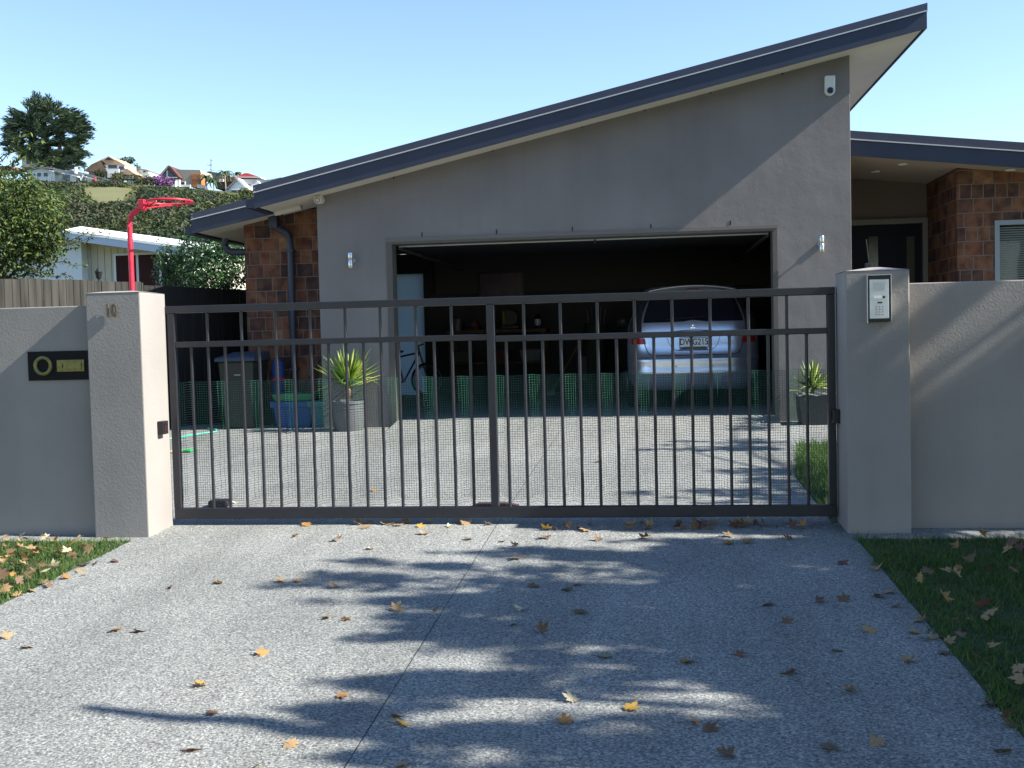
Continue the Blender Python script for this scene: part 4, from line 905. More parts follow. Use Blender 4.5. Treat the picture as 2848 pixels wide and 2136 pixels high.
for i in range(3): MB().box(w0.x+i*ww+.02, w0.x+(i+1)*ww-.05, 24.548, 24.561, 2.25, w0.z-.03).build('pane', mat('maroon_glass', (.035,.008,.010), rough=.6, spec=.15), nw)
# coach lantern
p = at(275, 780, 20)
ln_ = thing('garden_lantern', (p.x, 20, .5), 'black coach lantern on a post in front of the white house', 'lantern')
MB().tube([(p.x,20,.4),(p.x,20,p.z+.02)], .02, 8).build('post', BLK, ln_)
MB().lathe((p.x,20,p.z+.02), [(.02,0),(.05,.02),(.075,.14),(.085,.145),(.03,.21),(.012,.23),(.012,.25)], 6).build('lamp_head', BLK, ln_)

# ---------------------------------------------------------------- hillside
rnd = random.Random(21)
def interp(x, tb):
    if x <= tb[0][0]: return tb[0][1]
    for a, b in zip(tb, tb[1:]):
        if x <= b[0]: return a[1]+(b[1]-a[1])*(x-a[0])/(b[0]-a[0])
    return tb[-1][1]
HG = [fol('bush_deep', (.018,.032,.012), trans=.1), fol('bush_olive', (.036,.050,.016), trans=.1), fol('bush_brownish', (.055,.052,.030), trans=.1), fol('bush_yellow_green', (.075,.095,.020), trans=.1), fol('bush_blue_green', (.022,.042,.024), trans=.1)]
hb = MB()
cnt = 0
lawnc = at(318, 566, 200)
for i in range(1150):
    y = rnd.uniform(60, 204); x = rnd.uniform(-.68*y-6, -.22*y+4)
    d = Vector((x, y, hill(x, y)))-EYE; wv_ = d.dot(FW); sx_ = 1424+FPX*d.dot(RT)/wv_; sy_ = 1068+FPX*d.dot(DN)/wv_
    r_ = rnd.choice((1.5, 2.3, 3.4, 4.6))*rnd.uniform(.8, 1.2)*(.7+y/400)
    lim_ = interp(sx_, SKYL)
    if y > 150: r_ = min(r_, 2.4)
    while r_ > .6 and sy_-r_*1.35/wv_*3020 < lim_-4: r_ *= .85
    if r_ <= .6: continue
    if 226 < sx_+r_*8 and sx_-r_*8 < 392 and sy_ > 523:      # the mown slope stays open
        if sy_ < 566 and (sx_ > 235 or sy_ < 535): continue
        while sy_-r_*1.3/wv_*3020 < 556 and r_ > .5: r_ *= .85
        if r_ <= .5: continue
    mi = rnd.choices(range(5), (4, 4, 3, 2, 3))[0]
    n0 = len(hb.mi)
    nl = int(90+r_*r_*55)
    leaf_cloud(hb, (x, y, hill(x, y)+r_*.35), (r_, r_, r_*.9), nl, .13+.0006*y, rnd, 1, shell=.85, lo=mi)
    for k in range(n0, len(hb.mi)):
        if rnd.random() < .05: hb.mi[k] = rnd.randrange(5)
for i in range(520):
    y = rnd.uniform(186, 204); x = rnd.uniform(-.68*y-6, -.22*y+4); d = Vector((x, y, hill(x, y)))-EYE; wv_ = d.dot(FW); sx_ = 1424+FPX*d.dot(RT)/wv_
    sy_ = 1068+FPX*d.dot(DN)/wv_; r_ = rnd.uniform(.9, 1.7)
    if sy_-r_*1.0/wv_*3020 < (interp(sx_, SKYL)-2 if not 226 < sx_ < 392 else 497): continue
    if 236 < sx_ < 370 and sy_ > 524: continue
    if 226 < sx_ < 392: r_ = min(r_, 1.1)
    mi = rnd.choices(range(5), (4, 4, 3, 2, 3))[0]
    leaf_cloud(hb, (x, y, hill(x, y)+r_*.2), (r_, r_, r_*.8), int(120*r_), .24, rnd, 1, shell=.8, lo=mi)
tag(hb.build('hillside_bush', HG), 'dense mixed green scrub and trees covering the hillside', 'bush', kind='stuff')
# mown slope on the hill
mb = MB()
def hp2(x, y):          # ray / hill intersection
    d = ray(x, y); t_ = 50
    while t_ < 260:
        p = EYE+d*t_
        if p.z < hill(p.x, p.y): return p
        t_ += .5
    return EYE+d*225
quad = [[hp2(232-30*v+(138-8*v)*u+3*sin(9*v), 522+(48)*v) for u in [i/10 for i in range(11)]] for v in [j/8 for j in range(9)]]
vs = [(p.x, p.y, hill(p.x, p.y)+.12) for r_ in quad for p in r_]
mb.add(vs, [(j*11+i, j*11+i+1, (j+1)*11+i+1, (j+1)*11+i) for j in range(8) for i in range(10)])
struct(mb.build('hill_meadow', mat('dry_meadow', (.135,.125,.070), rough=1, col2=(.15,.16,.075), vscale=.12, spec=.1), smooth='all'))

# big macrocarpa on the skyline
def SK(x, y, Y): return at(x/3.072, 200+y/3.072, Y)
rnd = random.Random(31); YT = 212
MC = [fol('cypress_deep', (.018,.036,.018), trans=.05), fol('cypress_mid', (.036,.062,.028), trans=.05), fol('cypress_light', (.065,.095,.045), trans=.05)]
b0 = SK(480, 830, YT); gzb = hill(b0.x, YT)
mt = thing('cypress_tree', (b0.x, YT, gzb), 'huge dark wind swept cypress standing on the hilltop at the left', 'tree')
tk = MB(); cr = MB()
limb(tk, (b0.x,YT,gzb-1), SK(490,690,YT), .75, .5, rnd); limb(tk, SK(490,720,YT), SK(540,520,YT), .5, .25, rnd); limb(tk, SK(480,760,YT), SK(330,420,YT), .55, .2, rnd)
def spray(x, y, L_, ang, n_):
    c = SK(x, y, YT+rnd.uniform(-2.5, 2.5)); 
    for k in range(n_):
        u = rnd.random(); px_ = c.x+cos(ang)*L_*u+rnd.gauss(0,.28); pz_ = c.z+sin(ang)*L_*u+rnd.gauss(0,.24)-.25*u; py_ = c.y+rnd.gauss(0,.6)
        s = rnd.uniform(.3,.65); i = len(cr.v); a = Vector((cos(ang)+rnd.gauss(0,.2), rnd.gauss(0,.3), sin(ang)*.6+rnd.gauss(0,.2))).normalized(); b = a.cross(Vector((rnd.gauss(0,.3),-1,rnd.gauss(0,.5)))).normalized(); p = Vector((px_,py_,pz_))
        cr.v += [tuple(p-a*s), tuple(p-b*s*.2), tuple(p+a*s*1.2), tuple(p+b*s*.2)]; cr.f.append((i,i+1,i+2,i+3)); cr.mi.append(rnd.choices((0,1,2),(5,4,2))[0])
outl = [(300,300),(330,330),(400,310),(250,400),(180,400),(150,460),(130,510),(200,470),(480,360),(540,390),(580,400),(600,440),(640,440),(650,490),(600,500),(560,470),(400,400),(330,400),(260,470),(350,480),(440,450),(500,430),(200,560),(260,560),(330,560),(400,540),(460,520),(150,620),(220,650),(300,640),(370,640),(430,600),(400,690),(330,720),(250,720),(450,690),(560,610),(600,590),(610,670),(560,690),(540,740),(480,750),(420,750),(600,720),(360,780),(470,800),(550,790),(130,560)]
for (x, y) in outl:
    for q in range(6):
        a0_ = .35 if x > 400 else pi-.5
        spray(x+rnd.uniform(-25,25), y+rnd.uniform(-25,25), rnd.uniform(1.2,2.6), (rnd.gauss(.15,.3) if x > 420 else (pi-rnd.gauss(.3,.35) if x < 250 else rnd.uniform(.3, 2.6))), 62)
for (x, y, a) in ((290,330,1.5),(305,300,1.55),(400,320,1.2),(420,310,1.4),(570,370,.6),(640,410,.4),(690,490,.1),(680,540,0),(650,570,-.1),(620,640,-.3),(660,690,0),(630,750,-.3),(160,390,2.4),(120,430,2.7),(110,520,3.1),(440,340,1),(340,320,1.4)):
    for q in range(2): spray(x, y, 1.4, a+rnd.gauss(0,.15), 45)
for (x, y, a) in ((300,265,1.6),(330,290,1.4),(405,285,1.45),(250,340,1.9),(175,375,2.3),(130,420,2.8),(105,480,3.0),(110,540,3.2),(460,330,.9),(550,350,.5),(600,370,.4),(645,400,.3),(660,440,.15),(700,480,.05),(690,510,-.1),(700,540,-.15),(640,575,-.25),(560,600,-.3),(620,640,-.45),(640,680,-.1),(680,695,-.1),(640,760,-.4),(100,600,3.3),(60,600,3.0)):
    spray(x, y, 2.4, a, 60)
tk.build('trunk', BARK, mt, smooth=True); cr.build('crown', MC, mt)

def ball_tree(name, c, rad, n, ls, mats, lab, cat, seed, trunk_r=.2, base=None):
    r_ = random.Random(seed); zb_ = hill(c[0], c[1]) if base is None else base
    t_ = thing(name, (c[0], c[1], zb_), lab, cat); tk_ = MB(); cr_ = MB()
    limb(tk_, (c[0],c[1],zb_-.3), (c[0],c[1],c[2]), trunk_r, trunk_r*.4, r_)
    for k in range(6):
        p = Vector(c)+Vector((r_.uniform(-.6,.6)*rad[0], r_.uniform(-.6,.6)*rad[1], r_.uniform(-.45,.5)*rad[2])); s = r_.uniform(.4,.65)
        leaf_cloud(cr_, p, (rad[0]*s, rad[1]*s, rad[2]*s), n//6, ls, r_, len(mats), shell=.5); limb(tk_, c, p, trunk_r*.3, trunk_r*.1, r_)
    tk_.build('trunk', BARK, t_); cr_.build('crown', mats, t_); return t_
def A5(x, y, Y): return at(x/5.267, 420+y/5.267, Y)
def B5(x, y, Y): return at(400+x/5.53, 420+y/5.53, Y)
ball_tree('pine_tree', A5(1800,190,232), (3.2,2,1.6), 700, .35, MC, 'dark rounded tree behind the tan pyramid roofed house', 'tree', 41)
ball_tree('flowering_shrub', B5(270,470,205), (2.7,1.6,1.5), 900, .22, [fol('bougainvillea_purple', (.34,.13,.42), trans=.1), fol('bougainvillea_pink', (.28,.08,.30), trans=.1), HG[1]], 'purple flowering shrub in front of the steep gabled house', 'shrub', 42)
ball_tree('flowering_shrub', B5(180,440,206), (1.8,1.2,.9), 500, .22, [MATS['bougainvillea_purple'], MATS['bougainvillea_pink'], HG[1]], 'smaller purple flowering shrub at the left of the large purple one', 'shrub', 43)
SHR = [(A5, 1480,340,214,1.4,HG[0:2]), (A5,1200,500,203,2.0,HG[1:3]), (A5,1620,510,204,2.4,[HG[2],HG[0]]), (A5,1780,430,207,2.4,HG[2:4]), (A5,1960,460,206,2.4,HG[1:4]), (A5,1340,510,202,1.0,[HG[3]]), (A5,1500,520,202,1.0,[HG[3]]), (A5,2100,420,207,2.6,HG[0:3]), (B5,60,480,204,2.0,HG[1:4]), (B5,1620,630,185,1.5,[HG[3]]), (A5,900,520,203,2.2,HG[0:2]), (A5,1050,530,202,2.4,HG[1:3]), (A5,1440,440,208,1.0,[HG[0]])]
for i, (f, x, y, Y, r_, ms) in enumerate(SHR):
    p = f(x, y, Y); ball_tree('garden_shrub', p, (r_, r_*.8, r_*.75), 420, .24, ms, 'x', 'shrub', 60+i, trunk_r=.1)['group'] = 'garden shrubs among the hilltop houses'
sh_labels = ['shrub against the front of the tan pyramid roofed house', 'rounded shrub below the right end of the long white house', 'reddish brown shrub at the top of the mown slope', 'tawny shrub below the tan roofed house', 'olive shrub right of the tawny one below the white box house', 'small bright green clump above the left of the mown slope', 'small bright green clump above the middle of the mown slope', 'large shrub beneath the white box house on the hill', 'bushy shrub left of the purple flowers', 'bright yellow green shrub beside the white gabled house by the roof edge', 'green shrub under the middle of the long white house', 'wide green shrub at the left of the mown slope top', 'small dark shrub beside the red garden umbrella']
for o in [o for o in C.objects if o.name.startswith('garden_shrub')]: pass
for o, l in zip(sorted([o for o in C.objects if o.name.startswith('garden_shrub')], key=lambda o: o.name), sh_labels): o['label'] = l

# palms
def palm(p, h, lab, seed, r=1.5):
    r_ = random.Random(seed); zb_ = p.z-h; t_ = thing('palm_tree', (p.x, p.y, zb_), lab, 'palm', 'palms beside the hilltop houses')
    MB().tube([(p.x,p.y,zb_-1),(p.x+.1,p.y,zb_+h*.5),(p.x,p.y,p.z)], .16, 8, r2=.11).build('trunk', mat('pale_palm_trunk', (.30,.27,.22), rough=.9), t_)
    m = MB()
    for k in range(20):
        az = r_.uniform(0, 2*pi); up = r_.uniform(.2, 1.1); prev = None
        for s in range(7):
            u = s/6; q = Vector((p.x+cos(az)*r*u, p.y+sin(az)*r*u, p.z+r*(up*u-1.1*u*u))); wd = .22*(1-u*.6)
            sd = Vector((-sin(az), cos(az), -.5))*wd; sd2 = Vector((sin(az), -cos(az), -.5))*wd
            cur_ = (q+sd, q, q+sd2)
            if prev and s % 1 == 0:
                i = len(m.v); m.v += [tuple(a) for a in (*prev, *cur_)]; m.f += [(i,i+1,i+4,i+3),(i+1,i+2,i+5,i+4)]; m.mi += [0,0]
            prev = cur_
    m.build('fronds', fol('palm_green', (.05,.085,.035), trans=.15), t_)
palm(B5(1245,330,208), 8, 'tall palm left of the white gabled house on the hill', 1, 2.2)
palm(B5(960,410,206), 6, 'pale fronded palm beside the orange brown wall on the hill', 2, 2.0)
palm(B5(1065,460,205), 4, 'short palm between the two taller palms on the hill', 3, 1.8)
palm(B5(1445,340,222), 6, 'dark palm behind the red roofed house', 4, 1.1)

# hill houses
WH_ = mat('white_render', (.72,.72,.70), rough=.7); GLZ = mat('far_window', (.04,.055,.08), rough=.15)
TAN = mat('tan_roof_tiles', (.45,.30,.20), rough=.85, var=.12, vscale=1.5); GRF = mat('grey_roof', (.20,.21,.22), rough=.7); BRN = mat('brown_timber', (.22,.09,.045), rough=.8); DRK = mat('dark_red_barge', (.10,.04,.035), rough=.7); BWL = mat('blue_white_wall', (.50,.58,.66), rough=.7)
def poly(f, pts, Y, th, name, m, par, dy=0):
    P = [f(x, y, Y) for x, y in pts]; P = [Vector((p.x, p.y+dy, p.z)) for p in P]
    return MB().prism(P, (0, th, 0)).build(name, m, par)
def rect(f, x0, y0, x1, y1, *a, **k): return poly(f, [(x0,y0),(x1,y0),(x1,y1),(x0,y1)], *a, **k)
def house(f, x, y, Y, lab): p = f(x, y, Y); return thing('hillside_house', (p.x, Y, p.z), lab, 'house', 'houses along the hilltop')
# H1
h = house(A5, 530, 240, 214, 'white flat roofed house under the huge cypress, half hidden by leaves')
rect(A5,320,125,745,250,214,6,'wall',WH_,h); rect(A5,300,80,770,122,213.4,7.5,'roof',mat('cream_roof',(.5,.46,.38)),h)
for (a, b) in ((385,475),(575,695)): rect(A5,a,135,b,188,213.9,.2,'window',GLZ,h)
h = house(A5, 90, 260, 208, 'low house with a brown roof at the left edge of the hilltop')
poly(A5,[(-60,262),(10,215),(185,222),(215,262)],208,5,'roof',BRN,h); rect(A5,-40,262,195,300,208.4,4,'wall',WH_,h)
# H2 long white
h = house(A5, 1000, 440, 206, 'long pale house of stepped wings with dark sloping roofs and a white chimney')
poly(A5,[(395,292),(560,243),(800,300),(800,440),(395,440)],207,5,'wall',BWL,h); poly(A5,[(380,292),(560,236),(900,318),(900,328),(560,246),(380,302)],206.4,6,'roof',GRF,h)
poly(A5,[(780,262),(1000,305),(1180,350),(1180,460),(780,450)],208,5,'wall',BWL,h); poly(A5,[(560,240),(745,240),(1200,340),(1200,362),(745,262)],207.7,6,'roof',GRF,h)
poly(A5,[(1000,295),(1480,400),(1480,460),(1150,460),(1000,330)],209.5,5,'wall',WH_,h); poly(A5,[(940,290),(1030,275),(1660,425),(1600,432),(1470,408),(1030,300)],208.6,6,'roof',GRF,h)
rect(A5,1087,232,1110,325,207.4,.8,'chimney',WH_,h)
for (a, b, c_, d_) in ((545,320,590,370),(640,320,690,370),(915,350,1020,445),(1120,400,1170,455)): rect(A5,a,b,c_,d_,206.8,.15,'window',GLZ,h)
for x in (705,730,1035,1060,1090,1190,1250): rect(A5,x,370,x+14,450,206.75,.15,'window_mullion',WH_,h)
for (x0,y0,x1,y1) in ((715,275,775,302),(1045,345,1130,378),(1210,360,1465,440)): poly(A5,[(x0,y0),(x1,y1-12),(x1,y1),(x0,y0+14)],206.2,1.2,'white_awning',WH_,h)
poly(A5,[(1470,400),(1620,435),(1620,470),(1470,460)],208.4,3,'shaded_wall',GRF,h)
um = thing('garden_umbrella', A5(1395,470,204), 'closed red garden umbrella beside the long pale house', 'umbrella')
p0, p1 = A5(1395,475,204), A5(1395,390,204)
MB().tube([p0, p1], .06, 8).build('pole', WH_, um); MB().tube([p1-Vector((0,0,2.2)), p1-Vector((0,0,.6)), p1], .42, 8, r2=.15).build('canopy', RED, um)
# H3 tan pyramid
h = house(A5, 1590, 390, 215, 'large house with a tan tiled pyramid roof and white balconies')
poly(A5,[(1225,290),(1320,212),(1480,145),(1500,190),(1585,315),(1400,306)],215.4,4,'roof',TAN,h); poly(A5,[(1320,205),(1580,78),(1605,78),(1830,205),(1560,200),(1490,140)],215,7,'roof',TAN,h)
poly(A5,[(1530,128),(1585,92),(1650,133)],214.9,.2,'gable_vent',DRK,h); poly(A5,[(1500,128),(1590,72),(1690,130),(1680,136),(1590,84),(1512,138)],214.8,.3,'gable_trim',mat('pale_trim',(.65,.58,.5)),h)
poly(A5,[(1530,200),(1830,205),(1830,310),(1590,325)],215.2,5,'wall',WH_,h); rect(A5,1585,206,1708,255,215.05,.2,'window',GLZ,h); rect(A5,1742,225,1812,272,215.05,.2,'window',GLZ,h)
poly(A5,[(1815,250),(1860,255),(1975,335),(1930,350),(1740,330),(1740,320),(1815,318)],214.6,4,'roof',TAN,h)
poly(A5,[(1545,250),(1570,260),(1740,262),(1740,325),(1580,330)],214.4,.4,'balcony',WH_,h)
rect(A5,1300,310,1570,385,216,4,'wall',mat('mushroom_wall',(.42,.36,.3)),h); rect(A5,1400,315,1470,375,215.8,.2,'window',GLZ,h); rect(A5,1572,330,1612,388,214.5,.5,'column',WH_,h)
rect(A5,1612,330,1960,395,216.5,4,'wall',MATS['mushroom_wall'],h); rect(A5,1780,350,1885,402,216.2,.2,'window',GLZ,h)
for x in (1888,1930): rect(A5,x,345,x+16,402,215,.3,'column',WH_,h)
# H3b
h = house(A5, 2050, 370, 221, 'white box shaped house at the right of the tan roofed house')
poly(A5,[(1912,245),(2175,290),(2190,400),(1912,400)],221,6,'wall',WH_,h); poly(A5,[(1905,232),(2175,278),(2175,292),(1905,246)],220.6,7,'roof',GRF,h); rect(A5,2095,290,2124,312,220.8,.2,'window',GLZ,h)
# H4 A frame
h = house(B5, 400, 540, 211, 'steep gabled timber house with a glazed front and long grey roof')
poly(B5,[(250,400),(370,250),(500,400),(545,470),(545,545),(250,520)],211,5,'wall',mat('dark_gable',(.16,.15,.15)),h)
poly(B5,[(235,372),(370,218),(385,222),(375,248),(262,378)],210.4,6,'roof',mat('tan_barge',(.34,.24,.17)),h)
poly(B5,[(370,218),(400,228),(552,405),(530,425),(500,390),(372,250)],210.4,6,'roof',DRK,h)
poly(B5,[(268,375),(362,265),(465,392),(268,392)],210.8,.2,'gable_window',GLZ,h); rect(B5,350,300,366,400,210.75,.1,'mullion',WH_,h)
for (a, b) in ((368,405),(420,485)): rect(B5,a,412,b,455,210.8,.2,'window',GLZ,h)
rect(B5,345,400,545,412,210.6,.3,'white_band',WH_,h)
rect(B5,345,462,488,550,209.6,.4,'balcony',WH_,h); rect(B5,388,470,470,505,209.5,.12,'balcony_window',GLZ,h); rect(B5,488,440,550,545,210,.4,'white_wall',WH_,h)
poly(B5,[(455,283),(862,290),(880,355),(725,355),(745,560),(650,530),(650,465),(545,455),(552,400)],212,6,'roof',mat('fawn_grey_roof',(.27,.25,.21),var=.08,vscale=2),h)
rect(B5,548,465,640,520,211.5,.3,'wall',WH_,h); rect(B5,575,475,620,515,211.4,.1,'window',GLZ,h); rect(B5,550,518,712,552,210.5,.4,'white_wall',WH_,h)
poly(B5,[(725,355),(868,355),(893,540),(830,565),(745,555)],211.6,3,'timber_wall',mat('orange_timber',(.36,.13,.045),rough=.8,var=.2,vscale=2),h)
for x in (745,790,835): rect(B5,x,432,x+25,445,211.5,.1,'window',GLZ,h)
tag(poly(B5,[(820,512),(930,525),(948,540),(945,578),(820,570)],206,.4,'terrace_wall',WH_,None), 'white rendered terrace wall below the orange timber wall on the hill', 'wall')
# H5 grey + mast
h = house(B5, 1030, 420, 219, 'grey low gabled house with a tall aerial behind the palms')
poly(B5,[(885,350),(1000,322),(1210,358),(1210,470),(885,440)],219,5,'wall',mat('grey_green_wall',(.24,.28,.29)),h); poly(B5,[(878,345),(1000,310),(1220,348),(1220,360),(1000,322),(878,355)],218.5,6,'roof',GRF,h)
ma = thing('aerial_mast', B5(1035,310,218), 'thin television aerial mast above the grey gabled house', 'aerial')
MB().tube([B5(1035,320,218), B5(1035,130,218)], .10, 6).build('mast', GRF, ma)
for (x0,y0,x1,y1) in ((965,208,1035,228),(1020,135,1050,150),(1020,285,1090,300),(1018,205,1050,215)): MB().tube([B5(x0,y0,218), B5(x1,y1,218)], .06, 5).build('element', GRF, ma)
h = house(B5, 1260, 520, 212, 'brown timber house with a deck half hidden behind the palms')
poly(B5,[(1110,420),(1180,395),(1400,400),(1400,470),(1110,480)],212,4,'roof',mat('rust_roof',(.20,.09,.06)),h); rect(B5,1110,470,1400,580,212.5,4,'wall',mat('dark_timber',(.07,.05,.045)),h); rect(B5,1160,432,1225,470,211.6,.3,'balcony',WH_,h)
# H6 red
h = house(B5, 1590, 430, 216, 'house with a bright red hipped roof and white eaves')
poly(B5,[(1415,398),(1550,340),(1600,340),(1780,398)],216,6,'roof',mat('bright_red_tiles',(.55,.06,.045),rough=.7,var=.1,vscale=2),h); poly(B5,[(1410,396),(1785,396),(1795,412),(1600,408),(1410,408)],215.6,6.5,'eave',WH_,h); rect(B5,1430,408,1730,450,216.4,5,'wall',mat('brown_wall',(.15,.08,.07)),h)
# H7 white gable
h = house(B5, 1450, 590, 200, 'white steep gabled house with grey roofs nearest the house roof edge')
poly(B5,[(1262,590),(1430,430),(1600,590),(1600,660),(1262,640)],200,6,'wall',BWL,h); poly(B5,[(1425,415),(1445,412),(1612,585),(1590,600),(1430,440)],199.4,7,'white_barge',WH_,h); poly(B5,[(1250,592),(1428,415),(1436,430),(1268,598)],199.4,7,'roof',GRF,h)
poly(B5,[(1450,415),(1500,432),(1700,436),(1735,434),(1680,505),(1570,510),(1612,585)],202,6,'roof',mat('slate_grey_roof',(.22,.24,.27),var=.06,vscale=2),h)
poly(B5,[(1575,510),(1680,508),(1732,450),(1790,505),(1790,640),(1600,640)],202.6,5,'wall',BWL,h); poly(B5,[(1728,436),(1740,436),(1930,440),(2100,405),(2140,410),(2140,500),(1790,500),(1735,450)],204,6,'roof',MATS['slate_grey_roof'],h)
rect(B5,1345,600,1465,655,198.6,1.2,'bay_window',GLZ,h); poly(B5,[(1335,600),(1360,580),(1455,580),(1475,602)],198.3,1.6,'bay_roof',WH_,h)
# poles and street lamp
pp = thing('power_pole', A5(1237,290,216), 'wooden power pole with crossarm on the skyline left of the tan roof', 'power pole')
MB().tube([A5(1237,300,216), A5(1235,160,216)], .14, 6).build('pole', BARK, pp); MB().tube([A5(1202,170,216), A5(1268,185,216)], .09, 5).build('crossarm', BARK, pp); MB().tube([A5(1208,185,216), A5(1262,172,216)], .07, 5).build('crossarm', BARK, pp)
sl_ = thing('street_lamp', B5(1410,430,207), 'curved grey street lamp beside the red roofed house', 'street lamp')
MB().tube([B5(1412,440,207), B5(1408,390,207), B5(1385,362,207), B5(1345,350,207)], .12, 6).build('post', GRF, sl_)

# ================================================================== STREET TREE (right, outside the frame; throws the dappled shade)
rnd = random.Random(51)
ML = [fol('maple_green', (.08,.12,.03)), fol('maple_gold', (.25,.18,.04))]
stt = thing('unseen_shade_tree', (8.2, 3.4, .14), 'broad maple street tree whose crown shades the right of the driveway', 'tree')
tk = MB(); cr = MB(); TOP = Vector((8.2, 3.4, 3.4))
limb(tk, (8.2,3.4,-.1), TOP, .26, .18, rnd, wig=.03)
def lift(px_, py_, z, plane='g'):
    g_ = on_ground(px_*1.2875, py_*1.2875); t_ = (z-g_.z)/SUN.z; return g_+SUN*t_
shade = []
def add_shade(x0, x1, y0, y1, n, r0, r1):
    for _ in range(n): shade.append((rnd.uniform(x0, x1), rnd.uniform(y0, y1), rnd.uniform(r0, r1)))
def dens(px_, py_):      # how shaded the photo is there (display pixels)
    if py_ > 1170:
        edge = 1180 - (py_-1170)*.15 if py_ < 1300 else 1100
        core = 1500
        return 0 if px_ < 620 else (.32 if px_ < 1000 else (.6 if px_ < core else 1.0))
    return 0
blobs = [  # (display x, y on the ground, half length in x (m), half depth in y (m))
 (700,1262,.45,.10),(850,1250,.45,.10),(980,1262,.5,.12),(1120,1235,.5,.12),(780,1215,.2,.04),(900,1222,.25,.05),(880,1300,.5,.07),(1050,1305,.5,.09),(1200,1290,.4,.13),
 (1000,1345,.35,.09),(1150,1345,.4,.1),(1300,1330,.5,.15),(1300,1260,.5,.15),(1350,1205,.6,.08),(1200,1200,.35,.06),
 (1100,1410,.3,.06),(1250,1425,.35,.08),(1400,1400,.5,.14),(1100,1500,.3,.05),(1300,1480,.35,.05),(1420,1450,.3,.08),
 (900,1500,.22,.04),(1000,1580,.4,.06),(1150,1590,.45,.09),(1300,1600,.5,.09),(1200,1640,.5,.08),(1450,1560,.4,.06),(1500,1640,.5,.1),(900,1640,.3,.04),
 (1000,1195,.2,.03),
]
GP0 = [(on_ground(a*1.2875, b*1.2875), c_, d_) for a, b, c_, d_ in ((1500,1530,.5,.16),(1380,1490,.4,.10),(1130,1540,.45,.10),(1120,1335,.3,.05),(1050,1500,.3,.06),(1400,1175,.8,.05),(1000,1440,.4,.08),(1350,1440,.3,.04))]
def crown_at(p, r, n): leaf_cloud(cr, p, (r, r, r*.8), n, .075, rnd, 2, shell=.2)
hubs = []
for k in range(1500):
    x = rnd.uniform(-1.25, .5); y = rnd.uniform(3.3, 6.72)
    n_ = noise.noise(Vector((x*.9+3, y*3.6, .7)))+.5*noise.noise(Vector((x*2.1, y*8, 4)))
    if n_ < .16-.42*(x+1.25)/1.75: continue
    q = Vector((x, y, gz(x, y)))
    if any(((q.x-g_.x)/a)**2+((q.y-g_.y)/b)**2 < 1 for g_, a, b in GP0): continue
    p = q+SUN*((4.2+.5*(k % 3)-q.z)/SUN.z); leaf_cloud(cr, p, (.13,.06,.08), 9, .06, rnd, 2, shell=.1)
for (px_, py_, hx, hy) in blobs:
    g_ = on_ground(px_*1.2875, py_*1.2875); z = rnd.uniform(3.8, 6.4)
    for k in range(max(3, int(hx*26))):
        q = g_+Vector((rnd.uniform(-hx, hx), rnd.uniform(-hy, hy), 0)); zz = z+rnd.uniform(-.5, .5); q = q+SUN*((zz-q.z)/SUN.z)
        leaf_cloud(cr, q, (.11,.05+hy*.3,.08), 12, .055, rnd, 2, shell=.1)
    hubs.append(g_+SUN*((z-g_.z)/SUN.z))
# solid shade on the right half, with a few gaps
gaps = [(1500,1530,.45,.14),(1560,1410,.3,.05),(1380,1490,.4,.10),(1260,1545,.35,.07),(1950,1590,.28,.12),(1700,1190,.5,.03),(1650,1270,.2,.03),(1600,1330,.25,.03),(1550,1352,.25,.03),(1480,1205,.25,.035),(1750,1330,.12,.03),(1450,1165,.8,.04)]
GP = [(on_ground(a*1.2875, b*1.2875), c_, d_) for a, b, c_, d_ in gaps]
def ok(q):
    for g_, a, b in GP:
        if ((q.x-g_.x)/a)**2+((q.y-g_.y)/b)**2 < 1.25: return False
    return True
for k in range(3400):
    x = rnd.uniform(.0, 4.6); y = rnd.uniform(1.5, 6.80 if x < 1.25 else 6.62); q = Vector((x, y, gz(x, y)))
    edge = .12+.3*noise.noise(Vector((y*1.7, 4, 0)))
    if x < edge+.35 and rnd.random() < .6: continue
    if x < edge: continue
    if not ok(q): continue
    zz = 3.4+rnd.random()*3.2+.4*x; p = q+SUN*((zz-q.z)/SUN.z)
    leaf_cloud(cr, p, (.17,.10,.11), 15, .085, rnd, 2, shell=.1)
    if k % 60 == 0: hubs.append(p)
# shade on the front wall and lower right pillar
for k in range(2300):
    x = rnd.uniform(1.2, 4.2); z0 = rnd.uniform(.3, 1.85); yw = 7.03 if x > 1.6 else 6.88
    lim = .86+.72*(x-1.64) if x > 1.6 else 1.08
    band = sin((z0-(x-1.6)*.77)*13+.6)
    if z0 > lim and not (band > .6 and rnd.random() < .07): continue
    q = Vector((x, yw, z0)); p = q+SUN*(rnd.uniform(4.5, 7.0)-.0)
    leaf_cloud(cr, p, (.14,.07,.09), 13, .07, rnd, 2, shell=.1)
    if k % 70 == 0: hubs.append(p)
